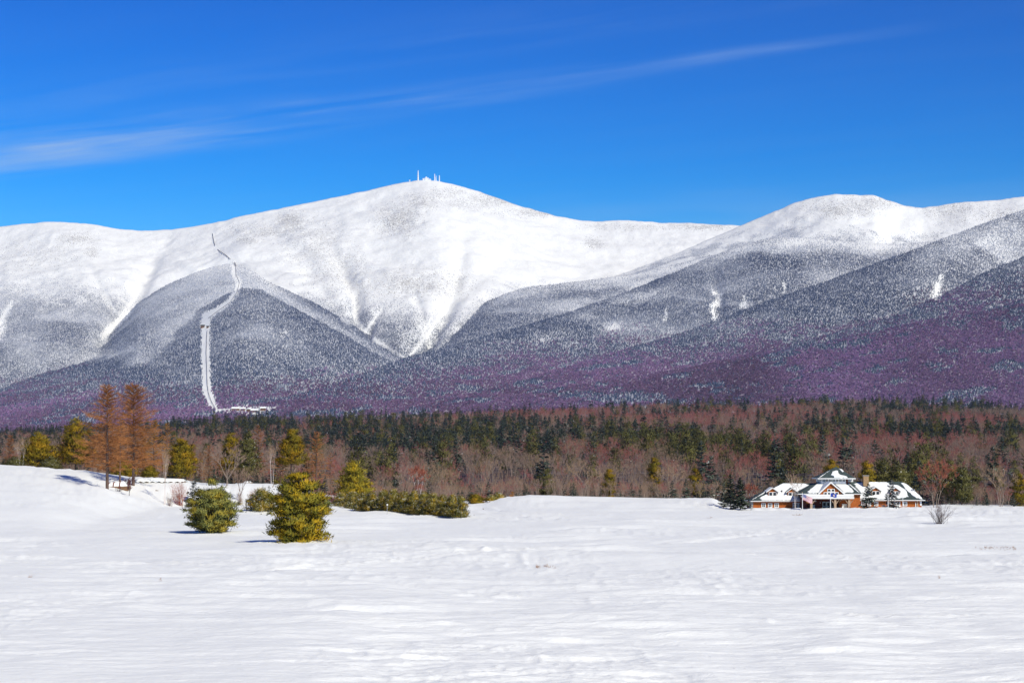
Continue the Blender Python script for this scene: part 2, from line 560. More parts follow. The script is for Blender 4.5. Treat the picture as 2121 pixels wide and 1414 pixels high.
_T = [
    (tr([(560, 1180), (760, 1168), (900, 1160), (1010, 1150), (1160, 1148), (1330, 1148), (1480, 1156), (1620, 1153), (1800, 1156), (2000, 1154), (2200, 1150)]), 0.5, 0.16),
    (tr([(1760, 1274), (1850, 1278), (1960, 1279), (2060, 1275), (2200, 1272)]), 0.35, 0.13),
    (tr([(-50, 1160), (80, 1163), (180, 1166), (300, 1165), (420, 1172), (560, 1165)]), 0.4, 0.12),
    (tr([(1010, 1052), (1060, 1060), (1130, 1064), (1220, 1070), (1320, 1069), (1440, 1073)]), 0.9, 0.22),
    (tr([(980, 1062), (1060, 1070), (1200, 1074), (1300, 1073)]), 0.8, 0.18),
    (tr([(1380, 1125), (1480, 1118), (1570, 1107), (1660, 1098), (1760, 1090), (1900, 1086)]), 0.6, 0.16),
    (tr([(330, 1100), (480, 1099), (600, 1094), (760, 1085)]), 0.6, 0.10),
]
TRACKS += _T

rows = [-500, -250, -100, -50, -20, 0, 15, 30, 45, 60, 75, 88]
rows += list(1.0 / np.linspace(1 / 97.0, 1 / 480.0, 400))
nf = len(rows)
rows += list(480 + np.linspace(0, 1, 140)[1:] ** 1.6 * 2800)
rows += [3800, 5000, 7000, 9500, 12500]
rows = np.array(rows, float)
cs = np.concatenate([[-60, -20, -8, -4, -2.4, -1.7, -1.35], np.linspace(-1.15, 1.15, 560), [1.35, 1.7, 2.4, 4, 8, 20, 60]])
half = np.maximum(0.2651 * np.maximum(rows, 60), 20)
lim = 4800.0
XX = np.clip(cs[None, :] * half[:, None], -lim, lim)
XX = XX + cs[None, :] * 1e-3
YY = np.broadcast_to(rows[:, None], XX.shape)
ZZ = gz(XX, YY)


def grid_obj(name, X, Y, Z, mat, attrs=None):
    nr, nc = X.shape
    V = np.stack([X.ravel(), Y.ravel(), Z.ravel()], 1)
    i = np.arange(nr - 1)[:, None] * nc + np.arange(nc - 1)[None, :]
    Q = np.stack([i, i + 1, i + nc + 1, i + nc], -1).reshape(-1, 4)
    me = mesh_np(name, V, Q, [mat], smooth=True)
    for k, a in (attrs or {}).items():
        me.attributes.new(k, 'FLOAT', 'POINT').data.foreach_set('value', np.asarray(a, np.float32).ravel())
    o = link(name, me)
    o['kind'] = 'structure'
    return o


Uu = UC + F * XX / np.maximum(YY, 60)
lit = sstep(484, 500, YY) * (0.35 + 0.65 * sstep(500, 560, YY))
grid_obj('snow_field', XX[:nf], YY[:nf], ZZ[:nf], M['field'], {'litter_shade': lit[:nf]})
grid_obj('wooded_hillside', XX[nf - 1:], YY[nf - 1:], ZZ[nf - 1:], M['field'], {'litter_shade': lit[nf - 1:]})
HAZE = 1.8e-5


# ------------------------------------------------------------------ mountains: ridges one behind another
LAYERS = {}


def layer(name, crest, width, zfoot, relief=1.0, gully=None, prof=1.2, ncol=520, nrow=150, crest_noise=2.0, seed=0, front=()):
    c = np.array(crest, float)
    u = np.linspace(c[0, 0], c[-1, 0], ncol)
    v = np.interp(u, c[:, 0], c[:, 1])
    k = 7
    ker = np.hanning(k + 2)[1:-1]
    ker /= ker.sum()
    v = np.convolve(np.pad(v, k // 2, mode='edge'), ker, 'valid')
    vn = v + crest_noise * fbm(u / 18.0, u * 0 + seed, seed, 4)
    D = np.interp(u, c[:, 0], c[:, 2])
    D = np.convolve(np.pad(D, 30, mode='edge'), np.hanning(61) / np.hanning(61).sum(), 'valid')
    rx, rz = ray(u, v)
    zc = CAMZ + rz * D
    bump_z = (ray(u, vn)[1] - rz) * D
    t = np.concatenate([[-1.0, -0.5, -0.22, -0.08], np.linspace(0, 1, nrow)])
    Tt, Uu = np.meshgrid(t, u, indexing='ij')
    Wd = width if np.isscalar(width) else np.interp(u, [p[0] for p in width], [p[1] for p in width])
    Wd = np.broadcast_to(Wd, u.shape)
    Y = np.where(Tt >= 0, D - Wd * Tt, D - 1600.0 * Tt)
    p = 1 - (1 - np.clip(Tt, 0, 1)) ** prof
    Z = np.where(Tt >= 0, zc + (zfoot - zc) * p, zc + (zc - 40) * 0.75 * Tt - 8 * (Tt < 0))
    Z = Z + bump_z[None, :] * np.exp(-np.abs(Tt) / 0.035)
    X = rx[None, :] * Y
    env = sstep(0, 0.14, Tt) * sstep(1.02, 0.8, Tt)
    Xs = X + 0.35 * (Y - 7000) + 260 * fbm(X / 900.0, Y / 900.0, seed + 71, 2)
    rr = (ridged(Xs / 420.0, Y / 1500.0, seed + 3, 3) - 0.42) * 26.0 + fbm(X / 260.0, Y / 300.0, seed + 8, 4) * 50.0
    Z = Z + relief * env * rr * np.clip(zc / 700.0, 0.25, 1.0)[None, :]
    Z = Z + relief * 10.0 * fbm(X / 45.0, Y / 70.0, seed + 11, 3) * sstep(0, 0.02, Tt)
    up, vp = proj(X, Y, Z)
    if gully:
        for pts, wd, dep in gully:
            dd, wi = polydist(up, vp, pts)
            Z = Z - 1.5 * dep * wi * np.exp(-(dd / wd) ** 2) * sstep(0, 0.05, Tt)
        up, vp = proj(X, Y, Z)
    L = dict(name=name, X=X, Y=Y, Z=Z, u=u, v=v, up=up, vp=vp, T=Tt, front=front)
    LAYERS[name] = L
    return L


def crest_v(names, u):
    m = np.full(np.shape(u), 2000.0)
    for n in names:
        L = LAYERS[n]
        cv = np.interp(u, L['u'], L['v'], left=2000, right=2000)
        m = np.minimum(m, cv)
    return m


SKYLINE = [(-420, 500, 9000), (-200, 482, 9000), (0, 470, 9000), (50, 464, 9000), (90, 460, 9000), (125, 459, 9000), (160, 462, 9000), (200, 466, 9000), (245, 474, 9050), (300, 478, 9100),
           (350, 476, 9100), (440, 463, 9050), (500, 448, 9050), (590, 430, 9100), (640, 420, 9150), (700, 407, 9200), (760, 395, 9250), (800, 386, 9300),
           (840, 377, 9300), (870, 373, 9300), (905, 374, 9300), (940, 382, 9300), (965, 389, 9300), (1005, 401, 9350), (1050, 418, 9400), (1100, 433, 9450),
           (1150, 447, 9500), (1200, 456, 9550), (1240, 459, 9600), (1290, 456, 9600), (1330, 458, 9600), (1380, 462, 9600), (1430, 461, 9600), (1480, 465, 9600),
           (1535, 467, 9600), (1700, 480, 9600), (1900, 500, 9600), (2400, 520, 9600)]
GUL = [([(690, 520, .3), (735, 600, 1), (738, 655, 1), (765, 690, 1), (850, 745, 1)], 16, 26),
       ([(960, 490, .2), (950, 560, .6), (915, 640, 1), (880, 700, 1), (845, 745, 1)], 18, 32),
       ([(790, 640, .5), (755, 690, 1)], 8, 14), ([(860, 610, .2), (890, 680, 1)], 9, 14),
       ([(340, 500, .3), (300, 570, .8), (265, 640, 1), (215, 698, 1)], 18, 30), ([(190, 560, .3), (222, 620, 1), (240, 645, 1)], 9, 14),
       ([(560, 470, .3), (640, 560, .7), (700, 640, 1)], 22, 10), ([(1060, 520, .5), (960, 600, .8), (890, 700, 1)], 16, 12)]
layer('summit_mountain', SKYLINE, 4300, 30, 1.0, GUL, 1.25, 760, 200, 2.6, 1)
layer('right_peak', [(1080, 640, 7900), (1200, 600, 8000), (1300, 563, 8100), (1400, 526, 8200), (1480, 491, 8300), (1545, 463, 8400), (1600, 440, 8400), (1650, 418, 8400),
                     (1700, 406, 8400), (1735, 402, 8400), (1780, 404, 8400), (1812, 404, 8400), (1830, 412, 8400), (1870, 425, 8450), (1910, 431, 8500), (1950, 425, 8500),
                     (2000, 418, 8500), (2060, 415, 8500), (2100, 409, 8500), (2121, 407, 8500), (2250, 400, 8500), (2480, 396, 8500)], 4000, 40, 0.8,
      [([(1690, 440, .3), (1640, 500, 1), (1560, 560, 1)], 26, 10), ([(1870, 440, .3), (1840, 500, 1)], 20, 14), ([(1980, 430, .3), (1900, 500, 1)], 22, 10)], 1.2, 520, 150, 2.6, 21)
layer('left_ridge', [(-420, 850, 6900), (-120, 790, 6900), (0, 768, 6900), (64, 752, 6900), (136, 734, 6900), (215, 704, 7000), (240, 676, 7050), (286, 628, 7150), (340, 593, 7250),
                     (400, 566, 7350), (437, 554, 7400), (470, 546, 7450), (500, 549, 7450), (530, 566, 7400), (560, 585, 7300), (640, 622, 7100), (700, 655, 7000),
                     (760, 692, 6900), (840, 739, 6700), (900, 772, 6600), (1000, 815, 6500), (1100, 850, 6400)], 3300, 30, 0.45,
      [([(300, 660, .3), (240, 720, 1)], 14, 8), ([(590, 620, .3), (640, 700, 1), (700, 760, 1)], 30, 10)], 1.1, 620, 170, 2.2, 41)
layer('left_shoulder', [(-420, 870, 6000), (-100, 822, 6000), (0, 797, 6000), (100, 770, 6050), (227, 737, 6100), (330, 690, 6200), (412, 643, 6300), (455, 617, 6350), (500, 596, 6400), (540, 600, 6400),
                        (600, 634, 6300), (680, 676, 6200), (760, 722, 6100), (840, 764, 6000), (900, 790, 5900), (1000, 830, 5800), (1100, 865, 5700)], 2650, 30, 0.4, None, 1.1, 560, 160, 2.0, 61)
layer('inner_ridge', [(780, 790, 6900), (845, 741, 7000), (900, 702, 7050), (960, 655, 7150), (1010, 624, 7250), (1060, 603, 7300), (1100, 594, 7300), (1200, 583, 7350), (1300, 570, 7400),
                      (1400, 548, 7500), (1480, 528, 7500), (1560, 512, 7500), (1700, 520, 7500), (1850, 560, 7400)], 3200, 40, 0.35, None, 1.15, 420, 140, 2.0, 81)
layer('middle_ridge', [(300, 905, 3700), (400, 880, 3800), (500, 848, 3900), (600, 822, 4050), (700, 793, 4350), (841, 741, 5200), (993, 700, 5800), (1080, 676, 6100), (1160, 653, 6350), (1300, 604, 6700), (1400, 563, 6800), (1470, 533, 6850),
                       (1520, 514, 6900), (1579, 497, 6900), (1629, 491, 6900), (1687, 493, 6900), (1760, 500, 6900), (1850, 506, 6900), (1950, 500, 6900), (2121, 482, 6900), (2480, 470, 6900)], [(300, 350), (600, 700), (841, 1600), (1000, 2100), (1300, 2600), (2400, 2800)], 30, 0.5,
      [([(1480, 560, .4), (1490, 640, 1)], 12, 10), ([(1640, 560, .4), (1600, 640, 1)], 20, 10)], 1.1, 640, 160, 2.4, 101)
layer('right_ridge', [(600, 905, 3700), (700, 880, 3850), (900, 835, 4150), (1100, 785, 4600), (1300, 722, 5150), (1412, 690, 5500), (1486, 662, 5550), (1625, 612, 5700), (1687, 592, 5750), (1780, 558, 5850), (1857, 531, 5900), (1919, 508, 6000),
                      (1996, 478, 6100), (2074, 451, 6200), (2121, 435, 6300), (2260, 395, 6400), (2480, 360, 6500)], [(600, 300), (900, 600), (1300, 1300), (2000, 1700), (2400, 2000)], 30, 0.5, [([(2000, 560, .4), (1930, 620, 1)], 22, 9)], 1.1, 560, 150, 2.4, 121)
layer('lower_ridge', [(700, 890, 3750), (900, 862, 3900), (1100, 815, 4200), (1300, 782, 4500), (1430, 762, 4750), (1548, 736, 4800), (1687, 701, 4900), (1842, 659, 5000), (1958, 609, 5100), (2035, 567, 5200), (2121, 532, 5300),
                      (2260, 480, 5400), (2480, 430, 5500)], [(700, 300), (900, 450), (1300, 750), (1800, 1000), (2400, 1200)], 30, 0.5, None, 1.1, 520, 120, 2.4, 141)
layer('near_foothill', [(700, 905, 3600), (900, 880, 3650), (1000, 858, 3750), (1200, 815, 4000), (1397, 776, 4250), (1610, 729, 4350), (1803, 690, 4400), (1919, 664, 4450), (2035, 647, 4500), (2121, 621, 4550),
                        (2260, 590, 4600), (2480, 550, 4600)], [(700, 250), (1200, 500), (2400, 900)], 30, 0.45, None, 1.05, 520, 110, 2.4, 161)
FRONT = {'summit_mountain': ('right_peak', 'left_ridge', 'left_shoulder', 'inner_ridge', 'middle_ridge'),
         'right_peak': ('inner_ridge', 'middle_ridge', 'right_ridge', 'lower_ridge'), 'left_ridge': ('left_shoulder', 'middle_ridge'),
         'left_shoulder': ('middle_ridge', 'right_ridge', 'near_foothill'), 'inner_ridge': ('left_ridge', 'left_shoulder', 'middle_ridge'),
         'middle_ridge': ('right_ridge', 'lower_ridge', 'near_foothill'), 'right_ridge': ('lower_ridge', 'near_foothill'), 'lower_ridge': ('near_foothill',), 'near_foothill': ()}
# where each slope can be seen: nearest depth per cell of the view
ZB_C = 5.0
zb = np.full((int(1600 / ZB_C), int(3200 / ZB_C)), 1e9)


def zcell(u, v):
    return np.clip((v / ZB_C).astype(int), 0, zb.shape[0] - 1), np.clip(((u + 500) / ZB_C).astype(int), 0, zb.shape[1] - 1)


for L in LAYERS.values():
    for fi in (0.0, 0.33, 0.67):
        for fj in (0.0, 0.5):
            def lerp(A):
                B = A[4:-1] * (1 - fi) + A[5:] * fi
                return B[:, :-1] * (1 - fj) + B[:, 1:] * fj
            np.minimum.at(zb, zcell(lerp(L['up']), lerp(L['vp'])), lerp(L['Y']))


def seen(u, v, y):
    i, j = zcell(u, v)
    m = np.maximum(zb[np.clip(i - 2, 0, None), j], zb[np.clip(i - 1, 0, None), j])
    m = np.where(m > 1e8, zb[i, j], m)
    return y < m * 1.03 + 120


STRIP = [(441, 478, .8), (444, 505, .8), (452, 520, 1), (478, 540, 3), (485, 553, 4.5), (484, 566, 4.5), (495, 584, 5), (490, 606, 5), (474, 626, 5.5), (446, 645, 6.5), (428, 655, 9), (425, 672, 11), (426, 690, 9.5),
         (425, 720, 9), (427, 770, 9), (428, 805, 9), (434, 822, 10), (441, 838, 8), (449, 849, 3)]
CLEARINGS = [STRIP, [(449, 849, 2), (475, 850, 3), (500, 850, 7), (530, 850, 6), (556, 847, 3)],
             [(560, 846, 1.5), (573, 845, 1.5)],
             [(26, 624, 2), (8, 655, 7), (-12, 690, 9)], [(6, 680, 6), (-6, 700, 7)], [(212, 590, 2), (222, 620, 4), (236, 640, 3)], [(268, 648, 3), (240, 672, 5), (214, 694, 6)],
             [(1478, 606, 4), (1490, 612, 5), (1487, 632, 6), (1474, 634, 4)], [(1477, 634, 3), (1476, 648, 4), (1481, 660, 4)], [(1379, 640, 1.5), (1380, 654, 3), (1378, 663, 2)],
             [(1624, 588, 3), (1626, 597, 2), (1624, 606, 2)], [(1541, 614, 2), (1543, 630, 5), (1536, 636, 4)], [(1950, 572, 3), (1944, 590, 5), (1938, 610, 9)]]
# half-open snowy patches: u, v, radius u, radius v, how much is open
PATCHES = [(1268, 680, 22, 9, .7), (1345, 612, 50, 12, .5), (1300, 625, 40, 14, .4), (1225, 655, 38, 8, .35), (1640, 505, 55, 9, .6), (1700, 520, 30, 6, .5), (1600, 525, 40, 8, .3), (1815, 510, 35, 13, .8), (1160, 690, 40, 10, .35),
           (1180, 715, 20, 8, .3), (1420, 590, 30, 12, .35), (2040, 500, 30, 8, .4), (590, 690, 10, 4, .6), (180, 815, 60, 10, .3), (1120, 705, 25, 8, .4), (1390, 690, 30, 10, .2), (1560, 660, 50, 10, .15)]
HARD0 = [(-400, 812), (0, 808), (300, 815), (420, 830), (640, 808), (760, 800), (900, 780), (1000, 768), (1150, 752), (1300, 738), (1450, 728), (1600, 706), (1750, 688), (1900, 660), (2020, 640), (2121, 612), (2480, 560)]
TREELINE = {'summit_mountain': ([(-400, 560), (0, 548), (100, 552), (200, 560), (300, 590), (420, 590), (640, 575), (700, 585), (760, 600), (830, 600), (900, 620), (960, 615), (1050, 590), (1400, 560), (2400, 560)],
                                [(-400, 650), (0, 640), (100, 655), (200, 665), (300, 690), (420, 690), (640, 670), (700, 690), (760, 705), (830, 735), (900, 740), (960, 720), (1050, 660), (1400, 610), (2400, 610)]),
            'right_peak': ([(1000, 610), (1200, 590), (1400, 520), (1500, 492), (1600, 470), (1700, 468), (1800, 472), (1900, 470), (2000, 470), (2121, 455), (2480, 440)],
                           [(1000, 640), (1200, 620), (1400, 560), (1500, 530), (1600, 505), (1700, 505), (1800, 520), (1900, 530), (2000, 520), (2121, 500), (2480, 490)])}


def clear_mask(u, v, ju):
    m = np.zeros(np.shape(u))
    for pts in CLEARINGS:
        d, w = polydist(u, v, pts)
        if pts is STRIP:
            m = np.maximum(m, (d + ju * np.minimum(5.0, 0.8 * w + 1.5) < w) * 1.0)
        else:
            m = np.maximum(m, (d + ju * (1.6 * w + 2.0) < w) * 1.0)
    return m


GULW = [([(700, 560, 2), (733, 610, 6), (735, 655, 6), (755, 690, 7), (840, 742, 2)]), ([(950, 540, 9), (925, 620, 9), (890, 690, 7), (862, 722, 5), (845, 740, 3)]), ([(792, 640, 4), (752, 692, 4)]),
        ([(880, 620, 2), (896, 655, 3), (872, 700, 3)]), ([(780, 560, 3), (742, 640, 3)]), ([(330, 540, 14), (292, 600, 7), (250, 655, 4), (214, 696, 5)]), ([(250, 540, 3), (282, 600, 3)]), ([(1010, 585, 8), (950, 640, 4)])]


def cover(name, u, v, x, y):
    """share of the slope under trees, share of frost on them, share of bare hardwoods"""
    bn = fbm(x / 170.0, y / 260.0, 301, 4)
    bn2 = fbm(x / 60.0, y / 90.0, 305, 3)
    hb = tab(u, HARD0)
    # stripes of hardwoods and spruces run along the slope
    stripe = fbm((u + 0.9 * v) / 60.0, (v + 0.12 * u) / 13.0, 311, 4)
    hard = sstep(-55, 55, v - hb + 80 * bn + 50 * stripe)
    hard = hard * (0.86 - 0.80 * sstep(0.02, 0.22, stripe + 0.6 * bn2))
    cvl = np.interp(u, LAYERS[name]['u'], LAYERS[name]['v'])
    edge = np.exp(-np.clip(v - cvl, 0, None) / 24.0) * (name not in TREELINE)
    fr = np.clip(0.46 - (v - (hb - 150)) / 330.0 + 0.9 * bn + 0.35 * bn2 - 0.30 * edge, 0.02, 0.9)
    xs = x + 0.35 * (y - 7000) + 200 * bn
    fr = np.clip(fr + 0.5 * (ridged(xs / 210.0, y / 1500.0, 331, 2) - 0.42), 0.02, .92)
    base = np.exp(-np.clip(crest_v(FRONT[name], u) - v, 0, None) / 22.0)
    fr = np.clip(fr + 0.22 * base * (v < hb + 10), 0, .92)
    low = sstep(-60, 40, v - hb)
    fr = np.clip(fr * (1 - 0.58 * low) + 0.0 * low, 0, 1)
    den = 0.84 + 0.35 * bn2 + 0.2 * edge + 0.1 * low - 0.12 * base
    if name in TREELINE:
        a, b = TREELINE[name]
        den = den * sstep(0, 1, (v + 60 * bn2 + 50 * bn - tab(u, a)) / (tab(u, b) - tab(u, a))) ** 1.7 * 1.0
        fr = np.clip(fr - 0.02, 0, 0.95)
    if name == 'summit_mountain':
        for pts in GULW:
            d, w = polydist(u, v, pts)
            den = den * (1 - 0.95 * np.exp(-(d / (w * 0.9)) ** 2))
    elif name in ('inner_ridge', 'left_ridge', 'middle_ridge'):
        cv = np.interp(u, LAYERS[name]['u'], LAYERS[name]['v'])
        top = {'inner_ridge': sstep(960, 1060, u), 'left_ridge': sstep(330, 420, u) * sstep(640, 540, u), 'middle_ridge': sstep(1380, 1520, u)}[name]
        den = den * (1 - top * 0.65 * sstep(30, 2, v - cv))
        fr = np.clip(fr + top * 0.35 * sstep(40, 5, v - cv), 0, 0.95)
        if name == 'inner_ridge':
            den = den * (1 - 0.55 * sstep(1080, 1250, u) * sstep(0.0, 0.2, bn + 0.08))
    if name == 'right_ridge':
        hi = sstep(1720, 2000, u) * sstep(620, 480, v)
        fr = np.clip(fr + 0.38 * hi, 0, .95)
        den = den * (1 - 0.28 * hi * (1 + 2 * bn2))
    for (pu, pv, ru, rv, s) in PATCHES:
        g = np.exp(-((u - pu) / ru) ** 2 - ((v - pv + 0.15 * (u - pu)) / rv) ** 2)
        den = den * (1 - s * np.clip(g * (1.0 + 2.2 * bn2 + 1.2 * bn), 0, 1))
    return np.clip(den, 0, 1), fr, hard


ROCKS = [(825, 455, 38, 26, 1.0), (870, 420, 40, 18, .5), (605, 462, 26, 18, .8), (540, 480, 60, 14, .5), (510, 497, 22, 10, .7), (1010, 418, 70, 14, .7), (1110, 440, 80, 9, .6), (930, 400, 40, 12, .5),
         (1230, 505, 18, 14, .5), (1300, 470, 90, 7, .35), (1750, 432, 60, 16, .8), (1820, 420, 40, 14, .7), (1690, 430, 40, 10, .4), (1450, 470, 60, 6, .6), (160, 495, 40, 14, .35), (190, 520, 14, 12, .5), (850, 590, 120, 30, .35),
         (700, 560, 60, 40, .3), (1340, 575, 60, 6, .6), (60, 530, 90, 30, .25), (2080, 450, 60, 20, .4), (1980, 440, 60, 20, .35), (640, 500, 60, 40, .3)]


def rockiness(u, v, x, y):
    r = np.zeros(np.shape(u))
    for (a, b, c, d, s) in ROCKS:
        r = np.maximum(r, s * np.exp(-((u - a) / c) ** 2 - ((v - b) / d) ** 2))
    r = r * (0.6 + 1.6 * np.clip(fbm(x / 130.0, y / 200.0, 401, 3) + 0.25, 0, 1))
    return np.clip(r + 0.20, 0, 1)


rngm = np.random.default_rng(11)
pts_tree, pts_rock = [], []
for name, L in LAYERS.items():
    u, v = L['up'], L['vp']
    den, fr, hard = cover(name, u, v, L['X'], L['Y'])
    clr = clear_mask(u, v, 0 * u - 0.3)
    above = name in ('summit_mountain', 'right_peak')
    rock = rockiness(u, v, L['X'], L['Y']) * (0.8 if above else 0.6) * (1 - clr)
    litter_shade = np.clip(den * np.clip(0.92 - 0.62 * fr + 0.4 * hard, 0.15, 1.0) * 1.06 * (1 - clr), 0, 1)
    litter_shade = np.where(L['T'] < 0, litter_shade[4][None, :], litter_shade)
    grid_obj(name, L['X'][::-1], L['Y'][::-1], L['Z'][::-1], M['mountain'], {'rock': rock[::-1], 'litter_shade': litter_shade[::-1], 'bare': hard[::-1]})
    # trees: candidates by the area each facet shows, only where the slope is in sight
    nt, nu = L['T'].shape[0] - 4, L['T'].shape[1]
    A4 = slice(4, None)
    um, vm, ym = u[A4][:-1, :-1], v[A4][:-1, :-1], L['Y'][A4][:-1, :-1]
    area = np.abs((u[A4][:-1, 1:] - um) * (v[A4][1:, :-1] - vm))
    ok = seen(um, vm, ym) & (um > -330) & (um < 2450) & (vm < tab(um, HILLTOP) + 18)
    wgt = np.where(ok, np.minimum(area, 60) * (ym / 6000.0) ** 2, 0).ravel()
    N = int(wgt.sum() * (0.95 if name in ('summit_mountain', 'right_peak') else 0.70))
    if N < 10:
        continue
    cell = rngm.choice(len(wgt), N, p=wgt / wgt.sum())
    i, j = cell // (nu - 1) + 4, cell % (nu - 1)
    fa, fb = rngm.random(N), rngm.random(N)

    def samp(A):
        return (A[i, j] * (1 - fa) + A[i + 1, j] * fa) * (1 - fb) + (A[i, j + 1] * (1 - fa) + A[i + 1, j + 1] * fa) * fb
    x, y, z = samp(L['X']), samp(L['Y']), samp(L['Z'])
    uu, vv = proj(x, y, z)
    den, fr, hard = cover(name, uu, vv, x, y)
    clr = clear_mask(uu, vv, rngm.random(N) - 0.5)
    keep = (rngm.random(N) < den) & (clr < 0.5)
    hw = rngm.random(N) < hard
    frk = np.clip(fr + rngm.normal(0, 0.10, N), 0, 1)
    sz = np.where(hw, rngm.uniform(4, 7, N), rngm.uniform(3.4, 6.8, N) * (1 - 0.35 * np.clip(fr - 0.4, 0, 1)))
    if above:
        sz = sz * 0.8
    sp = np.array((0.048, 0.068, 0.118)) * rngm.uniform(0.6, 1.5, (N, 1))  # blue of the distant haze is put partly into the tree colour
    wh = np.array((0.44, 0.46, 0.515))
    blot = fbm(x / 230.0, y / 420.0, 601, 4)
    hwc = np.array((0.240, 0.145, 0.275)) * rngm.uniform(0.75, 1.3, (N, 1)) * np.clip(1.0 + 0.9 * blot, .6, 1.5)[:, None] + np.array((0.04, 0.02, -0.02)) * rngm.uniform(0, 1, (N, 1))
    con = sp + (wh - sp) * (frk ** 1.3)[:, None]
    col = np.where(hw[:, None], hwc, con)
    idx = np.where(hw, 2 + (rngm.random(N) < 0.5), (rngm.random(N) < 0.5) * 1)
    pts_tree.append(np.column_stack([x, y, z - 0.3, sz, idx, rngm.random(N) * 6.28, col])[keep])
    if above:
        rk = rockiness(uu, vv, x, y)
        keep = (rngm.random(N) < (rk - 0.23) * 0.5) & (clr < .5)
        g = rngm.uniform(0.25, 0.55, (N, 1)) * np.array((1.0, 0.96, 0.92))
        pts_rock.append(np.column_stack([x, y, z, rngm.uniform(1.2, 3.0, N), np.full(N, 4.0), rngm.random(N) * 6.28, g])[keep])


# ------------------------------------------------------------------ far woods and rocks: one object each, instanced by geometry nodes
def shards(Pn, Dr, Ln, Wn, rng):
    """thin tapering blades: start points, directions, lengths, widths"""
    n = len(Pn)
    Dr = Dr / (np.linalg.norm(Dr, axis=1, keepdims=True) + 1e-9)
    s = np.cross(Dr, rng.normal(size=(n, 3)))
    s /= np.linalg.norm(s, axis=1, keepdims=True) + 1e-9
    s *= (np.asarray(Wn) * 0.5)[:, None]
    V = np.stack([Pn - s, Pn + s, Pn + Dr * np.asarray(Ln)[:, None]], 1).reshape(-1, 3)
    return V, np.arange(3 * n).reshape(-1, 3)


def join(parts):
    Vs, Fs, Ms, k = [], [], [], 0
    for V, Fc, mi in parts:
        if len(Fc) == 0:
            continue
        Vs.append(V)
        Fs.append(np.asarray(Fc) + k)
        Ms.append(np.full(len(Fc), mi))
        k += len(V)
    return np.concatenate(Vs), np.concatenate(Fs), np.concatenate(Ms)


def cone_tree(rng):
    V, Fc = [], []
    for z0, z1, r in ((0.05, 0.55, 0.21), (0.3, 0.8, 0.15), (0.55, 1.0, 0.09)):
        b = len(V)
        k = 6
        for j in range(k):
            t = 2 * math.pi * (j + rng.random() * 0.5) / k
            q = r * rng.uniform(0.7, 1.25)
            V.append((q * math.cos(t), q * math.sin(t), z0 + rng.uniform(-.05, .05)))
        V.append((0, 0, z1))
        Fc += [(b + j, b + (j + 1) % k, b + k) for j in range(k)]
    return np.array(V), np.array(Fc)


def puff_tree(rng):
    n = 26
    z = rng.uniform(0.1, 0.6, n)
    t = rng.random(n) * 6.28
    r = 0.22 * rng.random(n)
    Pn = np.column_stack([r * np.cos(t), r * np.sin(t), z])
    Dr = np.column_stack([np.cos(t) * .6, np.sin(t) * .6, rng.uniform(.5, 1.2, n)])
    return shards(Pn, Dr, rng.uniform(.3, .5, n), rng.uniform(.14, .24, n), rng)


def rock_lump(rng):
    a = np.array([(1, 0, 0), (-1, 0, 0), (0, 1, 0), (0, -1, 0), (0, 0, 1), (0, 0, -1)], float) * rng.uniform(.6, 1.2, (6, 1))
    return a, np.array([(0, 2, 4), (2, 1, 4), (1, 3, 4), (3, 0, 4), (2, 0, 5), (1, 2, 5), (3, 1, 5), (0, 3, 5)])


def proto_collection(name, meshes):
    c = bpy.data.collections.new(name)
    for i, me in enumerate(meshes):
        o = bpy.data.objects.new('%s_%02d' % (name, i), me)
        c.objects.link(o)
    return c


